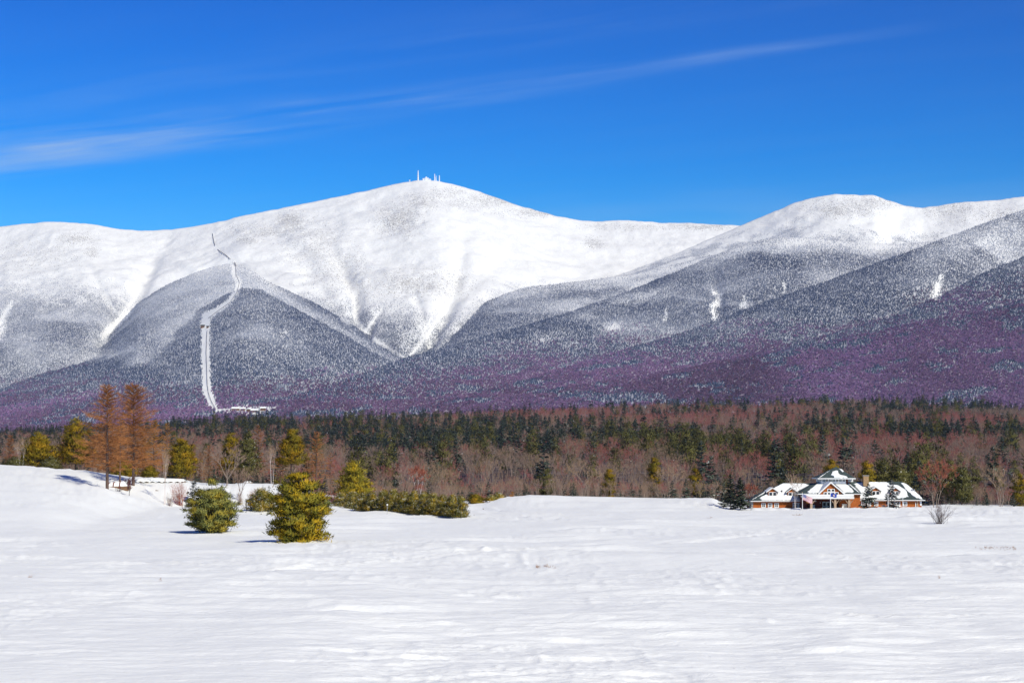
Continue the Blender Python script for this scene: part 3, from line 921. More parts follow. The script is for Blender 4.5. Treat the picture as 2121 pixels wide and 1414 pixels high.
def scatter(name, data, coll, kind='stuff'):
    """one object whose points carry copies of the meshes of a collection; data: x y z size index turn r g b"""
    data = np.asarray(data, float)
    me = bpy.data.meshes.new(name)
    me.vertices.add(len(data))
    me.vertices.foreach_set('co', data[:, :3].astype(np.float32).ravel())
    for k, col in (('size', 3), ('turn', 5)):
        me.attributes.new(k, 'FLOAT', 'POINT').data.foreach_set('value', data[:, col].astype(np.float32))
    me.attributes.new('pick', 'INT', 'POINT').data.foreach_set('value', data[:, 4].astype(np.int32))
    if data.shape[1] > 6:
        c4 = np.column_stack([data[:, 6:9], np.ones(len(data))]).astype(np.float32)
        me.attributes.new('tint', 'FLOAT_COLOR', 'POINT').data.foreach_set('color', c4.ravel())
    o = link(name, me)
    ng = bpy.data.node_groups.new(name, 'GeometryNodeTree')
    ng.interface.new_socket('Geometry', in_out='INPUT', socket_type='NodeSocketGeometry')
    ng.interface.new_socket('Geometry', in_out='OUTPUT', socket_type='NodeSocketGeometry')
    N = ng.nodes
    gi, go = N.new('NodeGroupInput'), N.new('NodeGroupOutput')
    iop, ci = N.new('GeometryNodeInstanceOnPoints'), N.new('GeometryNodeCollectionInfo')
    ci.inputs['Collection'].default_value = coll
    ci.inputs['Separate Children'].default_value = True
    ci.inputs['Reset Children'].default_value = True

    def attr(nm, ty):
        a = N.new('GeometryNodeInputNamedAttribute')
        a.data_type = ty
        a.inputs['Name'].default_value = nm
        return a.outputs[0]
    iop.inputs['Pick Instance'].default_value = True
    lk = ng.links.new
    lk(gi.outputs[0], iop.inputs['Points'])
    lk(ci.outputs[0], iop.inputs['Instance'])
    lk(attr('pick', 'INT'), iop.inputs['Instance Index'])
    lk(attr('size', 'FLOAT'), iop.inputs['Scale'])
    cx = N.new('ShaderNodeCombineXYZ')
    lk(attr('turn', 'FLOAT'), cx.inputs[2])
    er = N.new('FunctionNodeEulerToRotation')
    lk(cx.outputs[0], er.inputs[0])
    lk(er.outputs[0], iop.inputs['Rotation'])
    lk(iop.outputs[0], go.inputs[0])
    md = o.modifiers.new('scatter', 'NODES')
    md.node_group = ng
    o['kind'] = kind
    return o


rp = np.random.default_rng(5)
far_meshes = []
for fn in (cone_tree, cone_tree, puff_tree, puff_tree, rock_lump):
    V, Fc = fn(rp)
    far_meshes.append(mesh_np('far_form', V, Fc, [M['far']]))
FAR = proto_collection('far_form', far_meshes)
tag(scatter('mountain_forest', np.concatenate(pts_tree), FAR), 'frosted spruce and bare hardwood forest covering the mountain slopes', 'forest')
tag(scatter('scattered_rocks', np.concatenate(pts_rock), FAR), 'grey rocks poking through the snow above the treeline', 'rocks')
print('far trees', sum(len(p) for p in pts_tree), 'rocks', sum(len(p) for p in pts_rock))


# ------------------------------------------------------------------ trees near enough to tell apart
def tubes(paths, k=5):
    """tapered limbs: list of (points, radii)"""
    Vs, Fs, n = [], [], 0
    for pts, rad in paths:
        pts = np.asarray(pts, float)
        rad = np.asarray(rad, float)
        m = len(pts)
        d = np.gradient(pts, axis=0)
        d /= np.linalg.norm(d, axis=1, keepdims=True) + 1e-9
        ref = np.where(np.abs(d[:, 2:3]) < 0.9, np.array([[0, 0, 1.0]]), np.array([[1.0, 0, 0]]))
        a = np.cross(d, ref)
        a /= np.linalg.norm(a, axis=1, keepdims=True) + 1e-9
        b = np.cross(d, a)
        t = 2 * math.pi * np.arange(k) / k
        ring = pts[:, None, :] + rad[:, None, None] * (a[:, None, :] * np.cos(t)[None, :, None] + b[:, None, :] * np.sin(t)[None, :, None])
        Vs.append(ring.reshape(-1, 3))
        for i in range(m - 1):
            for j in range(k):
                p0, p1 = n + i * k + j, n + i * k + (j + 1) % k
                Fs += [(p0, p1, p1 + k), (p0, p1 + k, p0 + k)]
        n += m * k
    return (np.concatenate(Vs), np.array(Fs)) if Vs else (np.zeros((0, 3)), np.zeros((0, 3), int))


def cat(*vf):
    Vs, Fs, n = [], [], 0
    for V, Fc in vf:
        if len(V):
            Vs.append(V)
            Fs.append(np.asarray(Fc) + n)
            n += len(V)
    return np.concatenate(Vs), np.concatenate(Fs)


def spruce(h, R, rng, nb=70, m=9, bare=0.06, fine=1.0, power=0.85):
    """whorled drooping boughs round a straight stem"""
    trunk = tubes([([(0, 0, -0.6), (0, 0, h * .5), (0, 0, h * 0.97)], [h * .016, h * .010, h * .002])], 6)
    hf = np.sort(bare + (0.985 - bare) * rng.random(nb) ** 0.85)
    L = R * (1 - hf) ** power * rng.uniform(.72, 1.2, nb) + 0.03 * R
    az = np.arange(nb) * 2.4 + rng.normal(0, .4, nb)
    droop = -0.32 + 0.55 * hf
    P0, D0, L0, W0 = [], [], [], []
    for s in np.linspace(0.12, 1.0, m):
        jit = rng.normal(0, .06, (nb, 3)) * L[:, None]
        c = np.column_stack([np.cos(az) * L * s, np.sin(az) * L * s, hf * h + L * s * (droop + 0.14 * s)]) + jit
        for sd in (-1, 1):
            ang = az + sd * rng.uniform(.3, 1.1, nb)
            P0.append(c)
            D0.append(np.column_stack([np.cos(ang), np.sin(ang), droop * .5 + rng.normal(0, .22, nb)]))
            L0.append((0.16 + 0.30 * (1 - 0.5 * s)) * L * rng.uniform(.8, 1.3, nb) * fine + 0.02 * h)
            W0.append((0.13 * L + 0.012 * h) * rng.uniform(.7, 1.3, nb) * fine)
    top = rng.normal(0, .01 * h, (8, 3)) + np.array((0, 0, h * .93))
    P0.append(top); D0.append(np.column_stack([rng.normal(0, .35, 8), rng.normal(0, .35, 8), np.ones(8)])); L0.append(np.full(8, .07 * h)); W0.append(np.full(8, .016 * h))
    crown = shards(np.concatenate(P0), np.concatenate(D0), np.concatenate(L0), np.concatenate(W0), rng)
    return trunk, crown


def pine(h, prof, rng, nb=120, tufts=3, per=26, blade=0.5, trunk_r=None, bare=0.05, up=0.55, flat=0.55, gap=0.0):
    """irregular boughs with upturned needle tufts; prof: (height share, radius)"""
    tr_ = trunk_r or h * .018
    bend = rng.normal(0, .012 * h, 2)
    paths = [([(0, 0, -0.5), (bend[0], bend[1], h * .5), (0, 0, h * .95)], [tr_, tr_ * .7, tr_ * .2])]
    hh = np.array([p[0] for p in prof]); rr = np.array([p[1] for p in prof])
    hs_ = []
    while len(hs_) < nb:
        q = bare + (1 - bare) * rng.random()
        if rng.random() < np.interp(q, hh, rr) / rr.max() + 0.1:
            hs_.append(q)
    hs_ = np.array(hs_)
    if gap:
        k = max(4, int(h / 1.5))
        hs_ = np.where(rng.random(nb) < gap, (np.round(hs_ * k) + rng.normal(0, .16, nb)) / k, hs_)
    az = rng.random(nb) * 6.283
    rad = np.interp(hs_, hh, rr) * rng.uniform(.66, 1.14, nb)
    C, O, S = [], [], []
    for q, a, r in zip(hs_, az, rad):
        zt = q * h
        base = np.array((0, 0, max(0.02 * h, zt - r * up * .8)))
        tip = np.array((math.cos(a) * r, math.sin(a) * r, zt))
        if rng.random() < .5:
            mid = base * .5 + tip * .5 + np.array((0, 0, -.08 * r))
            paths.append(([base, mid, tip], [tr_ * .28, tr_ * .18, tr_ * .05]))
        for s in np.linspace(1.0, 0.45, tufts):
            C.append(base + (tip - base) * s + rng.normal(0, .06 * rr.max(), 3))
            O.append((math.cos(a), math.sin(a), 0.25))
            S.append(0.75 + .5 * rng.random())
    C, O, S = np.repeat(C, per, 0), np.repeat(O, per, 0), np.repeat(S, per)
    n = len(C)
    spread = rng.normal(0, 1, (n, 3)) * np.array((1, 1, flat))
    Pn = C + spread * (blade * .62) * S[:, None]
    Dr = O * .6 + rng.normal(0, .55, (n, 3)) + np.array((0, 0, .55))
    Nn = spread / (np.linalg.norm(spread, axis=1, keepdims=True) + .2) * np.array((.9, .9, 1.3)) + O * np.array((.75, .75, 0)) + np.array((0, 0, .35)) + rng.normal(0, .28, (n, 3))
    crown = shards(Pn, Dr, blade * rng.uniform(.6, 1.2, n) * S, blade * .20 * rng.uniform(.7, 1.3, n), rng)
    k = np.nonzero(crown[0][:, 2] < 0.02)[0]
    crown[0][k, 2] = 0.02 + rng.random(len(k)) * .1
    return tubes(paths, 5), (crown[0], crown[1], Nn)


def larch(h, R, rng, nb=90, m=16, bare=0.2, tw=0.05, up=0.1):
    """leafless larch: level boughs with hanging and rising twigs"""
    lean = rng.normal(0, .01 * h, 2)
    ax = lambda q: np.array((lean[0] * q * q, lean[1] * q * q, q * h))
    paths = [([ax(-.02), ax(.3), ax(.65), ax(.98)], [h * .017, h * .0125, h * .007, h * .0015])]
    P0, D0, L0 = [], [], []
    P1, D1, L1 = [], [], []
    for i in range(nb):
        q = bare + (.98 - bare) * (i + rng.random()) / nb
        L = R * (1 - ((q - bare) / (1 - bare))) ** .66 * rng.uniform(.28, 1.32) * min(1, .75 + 2.2 * (q - bare)) + .05 * R
        a = i * 2.4 + rng.normal(0, .4)
        d = np.array((math.cos(a), math.sin(a), up + .45 * q * q + rng.normal(0, .1)))
        b = ax(q)
        P1.append(b); D1.append(d); L1.append(L)
        s = rng.uniform(.12, 1, m)
        P0.append(b + d * (L * s)[:, None])
        sd = np.column_stack([-d[1] * np.ones(m), d[0] * np.ones(m), np.zeros(m)]) * rng.choice((-1, 1), m)[:, None]
        D0.append(d * .8 + sd * rng.uniform(.2, 1, m)[:, None] + np.column_stack([np.zeros(m), np.zeros(m), rng.normal(.02, .42, m)]))
        L0.append(rng.uniform(.12, .34, m) * (L * .6 + .4 * R))
    P0, D0, L0 = np.concatenate(P0), np.concatenate(D0), np.concatenate(L0)
    tw_v = shards(P0, D0, L0, np.full(len(P0), tw), rng)
    P1, D1, L1 = np.array(P1), np.array(D1), np.array(L1)
    crown = cat(tw_v, shards(P1, D1, L1, np.full(nb, tw * 2.4), rng))
    return tubes(paths, 6), crown


def hardwood(h, R, rng, stems=1, limbs=5, twigs=700, tw=0.045, fork=0.3, thick=0.016, up=1.5, levels=3):
    """bare broad-leaved tree: forking limbs, then a haze of twigs"""
    paths, ends = [], []

    def grow(p, d, L, r, lev):
        d = d / np.linalg.norm(d)
        d2 = d + rng.normal(0, .10, 3) + np.array((0, 0, .10))
        d2 /= np.linalg.norm(d2)
        mid, end = p + d * L * .5, p + d * L * .5 + d2 * L * .5
        paths.append(([p, mid, end], [r, r * .8, r * .55]))
        if lev == 0:
            ends.append((mid, d2, L * .6))
            ends.append((end, d2, L * .6))
            return
        ends.append((mid, d2, L * .45))
        n = 2 + (rng.random() < .5)
        a0 = rng.random() * 6.28
        for j in range(n):
            a = a0 + j * 6.283 / n + rng.normal(0, .3)
            side = np.array((math.cos(a), math.sin(a), 0))
            grow(end if j else mid * .3 + end * .7, d2 * 1.0 + side * rng.uniform(.35, .75) * (R / (.36 * h)), L * rng.uniform(.62, .8), r * .55, lev - 1)
    for s in range(stems):
        a = s * 6.283 / stems + rng.random()
        off = np.array((math.cos(a), math.sin(a), 0)) * (0 if stems == 1 else .03 * h)
        lean = np.array((math.cos(a), math.sin(a), 0)) * (rng.uniform(.12, .32) if stems > 1 else rng.uniform(0, .06))
        r0 = h * thick * (1 if stems == 1 else .7)
        p = off + np.array((0, 0, -.4))
        q = off + (lean + np.array((0, 0, 1))) * h * fork * rng.uniform(.8, 1.2)
        paths.append(([p, (p + q) / 2 + rng.normal(0, .006 * h, 3), q], [r0 * 1.15, r0, r0 * .8]))
        n = max(2, limbs // stems + (stems == 1) * 0)
        for j in range(n):
            b = j * 6.283 / n + rng.normal(0, .35)
            side = np.array((math.cos(b), math.sin(b), 0))
            grow(p + (q - p) * rng.uniform(.75, 1), side * rng.uniform(.3, .8) * (R / (.36 * h)) + np.array((0, 0, up * .7)) + lean, h * (1 - fork) * rng.uniform(.36, .46), r0 * .5, levels - 1)
    E = rng.integers(0, len(ends), twigs)
    C = np.array([ends[e][0] for e in E]); D = np.array([ends[e][1] for e in E]); Ls = np.array([ends[e][2] for e in E])
    D = D + rng.normal(0, .45, (twigs, 3)) + np.array((0, 0, .15))
    Pn = C + D * (Ls * rng.uniform(-.2, .5, twigs))[:, None] * .6
    crown = shards(Pn, D, Ls * rng.uniform(.45, 1.1, twigs), tw * rng.uniform(.7, 1.3, twigs), rng)
    tv, tf = tubes(paths, 4)
    cv, cf = crown
    top = max(tv[:, 2].max(), np.percentile(cv[:, 2], 99.5))
    s = h / top
    tv[:, 2] = np.where(tv[:, 2] > 0, tv[:, 2] * s, tv[:, 2])
    cv[:, 2] *= s
    rq = np.percentile(np.hypot(cv[:, 0], cv[:, 1]), 96)
    k = R / rq
    for A in (tv, cv):
        A[:, :2] *= 1 + (k - 1) * np.clip(A[:, 2:3] / (.25 * h), 0, 1)
    return (tv, tf), (cv, cf)


def shrub(h, R, rng, stems=40, twigs=500, tw=0.03):
    a = rng.random(stems) * 6.28
    wd = rng.uniform(.05, 1.0 if R < .7 * h else 1.5, stems) * R / h
    d = np.column_stack([np.cos(a) * wd, np.sin(a) * wd, np.ones(stems)])
    P0 = np.column_stack([rng.normal(0, .16 * R, stems), rng.normal(0, .16 * R, stems), np.full(stems, -.1)])
    L = h * rng.uniform(.6, 1.05, stems)
    tr_ = []
    for p, q, l in zip(P0, d, L):
        q = q / np.linalg.norm(q)
        tr_.append(([p, p + q * l * .5 + rng.normal(0, .03 * h, 3), p + q * l], [tw * .9, tw * .6, tw * .2]))
    e = rng.integers(0, stems, twigs)
    s = rng.uniform(.25, .95, twigs)
    dd = d / np.linalg.norm(d, axis=1, keepdims=True)
    Pn = P0[e] + dd[e] * (L[e] * s)[:, None]
    crown = shards(Pn, dd[e] + rng.normal(0, .45, (twigs, 3)), rng.uniform(.12, .35, twigs) * h, tw * rng.uniform(.6, 1.2, twigs), rng)
    return tubes(tr_, 3), crown


def plant(name, label, catg, forms, loc, mats, group=None, rot=0.0, parts=('trunk', 'crown')):
    (tv, tf), (cv, cf) = forms[0], forms[1][:2]
    root = empty(name, loc, rot)
    tag(root, label, catg, group)
    stem = link(parts[0], mesh_np(parts[0], tv, tf, [mats[0]], smooth=True), root)
    nrm = None
    if 'pine' in name or 'spruce' in name:
        cf, nrm = puffed(cv, cf, forms[1][2] if len(forms[1]) > 2 else None, np.random.default_rng(len(cv)), 0.42)
    top = link(parts[1], mesh_np(parts[1], cv, cf, [mats[1]], normals=nrm), root)
    if name == 'shrub':
        stem['kind'] = top['kind'] = 'stuff'
    return root


def spot(u, vtop, vb=None, y=None, hw=None):
    """foot point, height and crown radius (m) from photo pixels: foot row vb on the ground, or a given depth y"""
    if y is None:
        x, y, z = ground_at(u, vb)
    else:
        x = ray(u, 1000)[0] * y
        z = float(gz(x, y, False))
    h = CAMZ + ray(u, vtop)[1] * y - z
    return (x, y, z), h, (hw or 20) * y / F


R_ = np.random.default_rng
# the two lone pines out on the snow
loc, h, r = spot(438, 1000, vb=1104, hw=51)
plant('pine_tree', 'rounded bushy pine with bare foot, left of the two lone pines on the snow', 'pine tree',
      pine(h, [(.03, r * .42), (.15, r * .78), (.32, r * .98), (.5, r), (.66, r * .78), (.82, r * .48), (.93, r * .24), (1, r * .06)], R_(1), 140, 3, 56, .62, .22, .07, .5, .34, .7), loc, (M['bark'], M['pine_green']))
loc, h, r = spot(619, 986, vb=1126, hw=55)
plant('pine_tree', 'tall golden-green pine skirted to the ground, right of the two lone pines', 'pine tree',
      pine(h, [(.0, r * .9), (.1, r * .95), (.25, r * .9), (.45, r), (.62, r * .95), (.8, r * .74), (.92, r * .5), (1, r * .12)], R_(2), 165, 3, 58, .66, .25, .02, .45, .32, .75), loc, (M['bark'], M['pine']))
loc, h, r = spot(661, 1020, vb=1066, hw=24)
plant('pine_tree', 'small green pine peeping out behind the right side of the tall golden-green lone pine', 'pine tree',
      pine(h, [(.0, r * .8), (.3, r), (.7, r * .7), (1, r * .1)], R_(3), 110, 3, 26, .5), loc, (M['bark'], M['pine_green']))
loc, h, r = spot(541, 1014, vb=1059, hw=30)
plant('pine_tree', 'low snow-dusted pine bush beside the small lamp post, between the two lone pines', 'pine tree',
      pine(h, [(.0, r * .9), (.3, r), (.7, r * .68), (1, r * .15)], R_(4), 120, 3, 26, .5), loc, (M['bark'], M['pine_hedge']))
loc, h, r = spot(557, 1005, vb=1040, hw=12)
plant('spruce_tree', 'tiny snow-dusted spruce sticking up behind the low pine bush', 'spruce tree', spruce(h, r, R_(5), 40, 6), loc, (M['bark'], M['spruce_snowy']))
loc, h, r = spot(402, 994, vb=1046, hw=17)
plant('spruce_tree', 'small dark spruce with snow-laden layered boughs, behind the rounded bushy pine', 'spruce tree', spruce(h, r, R_(6), 60, 7, power=.6), loc, (M['bark_dark'], M['spruce_snowy']))
# the row of young pines
HEDGE = [(708, 1022, 1051, 20), (730, 1020, 1055, 21), (752, 1022, 1059, 20), (772, 1021, 1060, 21), (795, 1018, 1061, 20), (815, 1016, 1062, 21), (838, 1019, 1063, 20), (858, 1020, 1064, 20),
         (878, 1022, 1066, 20), (898, 1024, 1067, 20), (918, 1026, 1069, 19), (937, 1028, 1070, 19), (955, 1030, 1072, 17)]
hp = []
for k in range(4):
    hp.append(pine(4.6, [(.0, 1.6), (.22, 1.95), (.5, 1.55), (.75, .85), (.9, .4), (1, .1)], R_(20 + k), 120, 3, 26, .42, .1))
hm = []
for f in hp:
    cf, nrm = puffed(f[1][0], f[1][1], f[1][2], R_(4), .5)
    hm.append((mesh_np('trunk', *f[0], [M['bark']]), mesh_np('crown', f[1][0], cf, [M['pine_hedge']], normals=nrm)))
for k, (u, vt, vb, hw) in enumerate(HEDGE):
    loc, h, r = spot(u, vt, vb=vb)
    root = empty('young_pine', loc, k * 1.7, (hw * loc[1] / F / 2.0, hw * loc[1] / F / 2.0, h / 4.35))
    lab = 'young snow-flecked pine in the close hedge row behind the snow mound'
    lab = {0: 'young pine at the left end of the close hedge row behind the snow mound', 12: 'young pine at the right end of the hedge row, beside the snowy path'}.get(k, lab)
    tag(root, lab, 'pine tree', 'young pines in the hedge row')
    link('trunk', hm[k % 4][0], root)
    link('crown', hm[k % 4][1], root)

# larches
for seed, (u, vt, vb, y, hw, mt, lab, bare, nb) in enumerate([
        (222, 797, 1012, None, 60, 'larch', 'tall rust-brown larch, left of the two tallest larches on the knoll', .17, 150),
        (276, 796, 1006, None, 70, 'larch', 'tall rust-brown larch with spreading boughs, right of the two tallest on the knoll', .17, 160),
        (248, 872, 1013, None, 30, 'larch', 'thin larch standing between the two tallest larches on the knoll', .45, 60),
        (318, 868, None, 494, 32, 'larch_gold', 'golden-orange larch just right of the two tallest larches', .22, 90),
        (345, 874, None, 500, 22, 'larch_gold', 'slim golden-orange larch, rightmost of the larches on the knoll', .22, 70),
        (192, 905, None, 482, 34, 'larch', 'brown larch in front of the big dark pine left of the tallest larches', .15, 80),
        (536, 877, None, 520, 22, 'larch', 'narrow pointed rust larch rising behind the white birch clump', .15, 70),
        (655, 893, None, 492, 32, 'larch', 'broad pointed rust larch behind the tall golden-green lone pine', .08, 110),
        (636, 918, None, 500, 18, 'larch', 'slim short larch at the left side of the broad pointed rust larch', .1, 60),
        (432, 920, None, 505, 24, 'larch', 'brown larch behind the rounded bushy pine', .15, 80),
        (414, 936, None, 492, 15, 'larch', 'small thin larch left of the brown larch behind the rounded pine', .12, 50),
        (205, 900, None, 500, 26, 'larch', 'hazy rust larch behind the left of the two tallest larches', .1, 90),
        (240, 892, None, 506, 30, 'larch', 'hazy rust larch behind the gap of the two tallest larches', .1, 90),
        (296, 885, None, 498, 28, 'larch_gold', 'hazy orange larch close behind the right tallest larch', .1, 90),
        (396, 918, None, 510, 24, 'larch', 'rust larch right of the golden pine behind the stone wall', .1, 70),
        (128, 915, None, 500, 20, 'larch', 'rust larch between the two golden pines at the left of the wood', .12, 60),
        (300, 905, None, 505, 24, 'larch', 'dull rust larch low behind the right of the two tallest larches', .12, 60),
        (452, 938, None, 500, 20, 'larch', 'short rust larch left of the bare maple', .12, 50),
        (580, 925, None, 505, 20, 'larch', 'short rust larch between the birch clump and the tiered golden pine', .12, 50),
        (684, 935, None, 500, 20, 'larch', 'short rust larch right of the broad pointed rust larch', .12, 50),
        (497, 930, None, 515, 17, 'larch', 'short rust larch right behind the bare maple', .12, 50),
        (20, 900, None, 492, 22, 'larch', 'rust larch at the far left edge of the wood', .1, 70),
        (790, 1006, None, 462, 7, 'larch_gold', 'tiny golden larch behind the hedge row of young pines', .05, 26),
        (1061, 1017, None, 482, 7, 'larch_gold', 'tiny golden larch on the brow of the snow bank right of the path', .05, 26)]):
    loc, h, r = spot(u, vt, vb, y, hw)
    plant('larch_tree', lab, 'larch tree', larch(h, r, R_(40 + seed), int(nb * 1.1), 44 if h > 16 else 24, bare, .085 if h > 16 else .06, .06), loc, (M['bark'], M[mt]), 'leafless larches', seed * 1.3)

# pines at the wood's edge
EDGEP = [(156, 872, None, 488, 40, 'pine_gold', 'big dark golden pine left of the tallest larches'), (78, 901, None, 484, 36, 'pine_gold', 'broad golden pine second from the left edge of the wood'),
         (376, 914, None, 482, 34, 'pine_gold', 'golden pine on the brow behind the snow-capped stone wall'), (478, 899, None, 506, 22, 'pine_gold', 'leaning golden pine behind the bare maple'),
         (513, 903, None, 494, 27, 'pine_far', 'dark green pine between the bare maple and the white birch clump'), (603, 898, None, 490, 34, 'pine_gold', 'tall tiered golden pine behind the low pine bush'),
         (733, 962, None, 456, 36, 'pine', 'dense rounded golden pine standing behind the left end of the hedge row'), (258, 957, None, 478, 26, 'pine_gold', 'low pine bough clump seen between the larch trunks'),
         (310, 968, None, 480, 16, 'pine_gold', 'small pine behind the left end of the stone wall'), (30, 950, None, 481, 18, 'pine_far', 'low olive pine near the left edge of the wood'),
         (105, 950, None, 481, 20, 'pine_far', 'low olive pine right of the broad golden pine at left'), (1355, 951, None, 590, 15, 'pine_gold', 'bright golden pine crown rising above the bare front trees'),
         (1133, 975, None, 500, 17, 'pine_far', 'olive pine among the bare trees right of the path'), (1262, 974, None, 506, 15, 'pine_gold', 'golden pine left of the pale branching trees mid wood'),
         (1440, 976, None, 506, 16, 'pine_gold', 'golden pine left of the dark spruces by the lodge'), (1724, 957, None, 474, 24, 'pine_gold', 'golden pine behind the left side of the lodge cupola'),
         (1796, 962, None, 470, 22, 'pine_gold', 'golden pine directly behind the lodge chimney'), (1832, 960, None, 472, 26, 'pine_far', 'olive pine behind the right wing, middle of the three there'),
         (1862, 968, None, 470, 24, 'pine_far', 'broad olive pine behind the right wing, rightmost of the three there'), (1992, 975, None, 488, 19, 'pine_far', 'leaning olive pine right of the red-twigged birch'),
         (1970, 960, None, 496, 20, 'pine_far', 'olive pine just behind the red-twigged birch'), (2112, 985, None, 492, 22, 'pine_gold', 'golden pine at the right edge of the wood'),
         (985, 1026, None, 470, 14, 'pine_gold', 'low pine tuft behind the right end of the hedge row'), (1032, 1024, None, 474, 12, 'pine_hedge', 'low green pine bush on the brow right of the path'), (1018, 1030, None, 470, 9, 'pine_hedge', 'smallest green pine bush beside the path boulder')]
for seed, (u, vt, vb, y, hw, mt, lab) in enumerate(EDGEP):
    loc, h, r = spot(u, vt, vb, y, hw)
    bare = (.45 if u == 603 else .22) if h > 8 else .03
    form = pine(h, [(.0, r * .5), (.2, r * .95), (.45, r), (.65, r * .72), (.82, r * .58), (.95, r * .3), (1, r * .12)], R_(70 + seed), int(60 + 60 * r / 3), 3, 24, .7 if h > 8 else .5, None, bare, .35, .5, .75)
    plant('pine_tree', lab, 'pine tree', form, loc, (M['bark'], M[mt]), "pines at the wood's edge", seed)

# birches, maple, shrubs
for seed, (u, vt, vb, y, hw, lab, st, tm) in enumerate([
        (44, 905, None, 480, 17, 'white birch with forked bare limbs at the left edge of the wood', 2, 'twig_tan'), (340, 925, 1046, None, 15, 'white birch standing left of the red-stemmed bush', 2, 'twig_tan'),
        (563, 918, None, 484, 17, 'clump of white birch stems behind the snow bank', 3, 'twig_tan'), (867, 962, None, 466, 22, 'forked white birch behind the hedge row of young pines', 2, 'twig_rust'),
        (1647, 978, None, 435, 22, 'pale birch with two stems in front of the lodge left wing', 2, 'twig_tan'), (1553, 1000, None, 452, 17, 'leaning pale birch at the left corner of the lodge', 2, 'twig_rust'),
        (1937, 952, None, 450, 42, 'red-twigged birch with pale stems at the right end of the lodge', 4, 'twig_rust')]):
    loc, h, r = spot(u, vt, vb, y, hw)
    plant('birch_tree', lab, 'birch tree', hardwood(h, r, R_(110 + seed), st, 6, 2700 if tm == 'twig_rust' else 900, .05, .3, .0105, 1.9), loc, (M['bark_birch' if u < 1900 else 'bark_pale'], M[tm]), 'pale-stemmed birches', seed)
for seed, (u, vt, vb, y, hw, lab, tm, bm) in enumerate([
        (470, 915, 1011, None, 40, 'wide bare maple in front of the wood, on the snow bank', 'twig_grey', 'bark_pale'),
        (499, 968, 1040, None, 22, 'small bare sapling on the snow bank left of the lamp post', 'twig_grey', 'bark'),
        (268, 985, 1028, None, 16, 'dark bare sapling at the foot of the knoll larches', 'twig_dark', 'bark_dark'),
        (1208, 952, None, 492, 40, 'large pale branching tree, left of two such in the front of the wood', 'twig_tan', 'bark_pale'),
        (1385, 958, None, 492, 40, 'large pale branching tree, right of two such in the front of the wood', 'twig_tan', 'bark_pale'),
        (2072, 960, None, 482, 42, 'large pale branching tree near the right edge of the photo', 'twig_tan', 'bark_pale'),
        (935, 968, None, 474, 24, 'tall pale bare tree behind the right half of the hedge row', 'twig_tan', 'bark_pale'),
        (840, 955, None, 478, 26, 'grey bare tree left of the forked white birch', 'twig_grey', 'bark_pale')]):
    loc, h, r = spot(u, vt, vb, y, hw)
    plant('bare_tree', lab, 'bare tree', hardwood(h, r, R_(130 + seed), 1 if seed < 3 else 3, 6, 1300, .045, .2 if seed < 3 else .3, .014, 1.3), loc, (M[bm], M[tm]), 'large bare trees standing out from the wood', seed)
for seed, (u, vt, vb, hw, lab, tm, st, tw) in enumerate([
        (372, 993, 1048, 30, 'red-stemmed leafless bush on the snow left of the rounded bushy pine', 'twig_rust', 60, 500),
        (1945, 1036, 1083, 34, 'bare dark shrub alone on the snow in front of the red-twigged birch', 'twig_dark', 46, 420),
        (690, 1012, 1042, 26, 'rusty thicket bush behind the left end of the hedge row', 'twig_rust', 40, 700), (660, 1010, 1036, 22, 'rusty bush below the broad pointed rust larch', 'twig_rust', 40, 600),
        (996, 1018, 1041, 16, 'rusty bush beside the snowy boulder at the path', 'twig_rust', 40, 500), (525, 1012, 1045, 16, 'purple-grey bush behind the small lamp post', 'twig_red', 30, 400),
        (590, 1008, 1040, 22, 'purple-grey bush on the snow bank behind the low pine bush', 'twig_red', 30, 400), (246, 1004, 1018, 14, 'thin weeds at the front of the arched shelter', 'twig_dark', 24, 100),
        (352, 1020, 1050, 12, 'small grey twiggy bush left of the red-stemmed bush', 'twig_grey', 24, 160), (497, 1014, 1048, 14, 'grey twiggy bush below the bare sapling', 'twig_grey', 24, 200)]):
    loc, h, r = spot(u, vt, vb, None, hw)
    plant('shrub', lab, 'shrub', shrub(h, r, R_(150 + seed), st, tw, .03), loc, (M['bark_dark'] if tm == 'twig_dark' else M[tm], M[tm]), None, seed, ('stems', 'twigs'))
# spruces round the lodge
for seed, (u, vt, vb, y, hw, mt, lab) in enumerate([
        (1533, 987, None, 434, 20, 'spruce_plain', 'dense dark spruce close to the left corner of the lodge'), (1513, 980, None, 446, 16, 'spruce_plain', 'dark spruce left of the dense spruce by the lodge corner'),
        (1499, 998, None, 452, 10, 'spruce', 'smaller snow-flecked spruce, leftmost of the three by the lodge'), (1799, 999, None, 432, 20, 'spruce', 'snow-flecked spruce in front of the lodge right wing, left of two'),
        (1846, 993, None, 433, 20, 'spruce_snowy', 'thin snow-dusted spruce in front of the lodge right wing, right of two')]):
    loc, h, r = spot(u, vt, vb, y, hw)
    plant('spruce_tree', lab, 'spruce tree', spruce(h, r, R_(170 + seed), 90 if seed < 3 else 56, 8, .04, 1.0), loc, (M['bark_dark'], M[mt]), 'spruces by the lodge', seed)

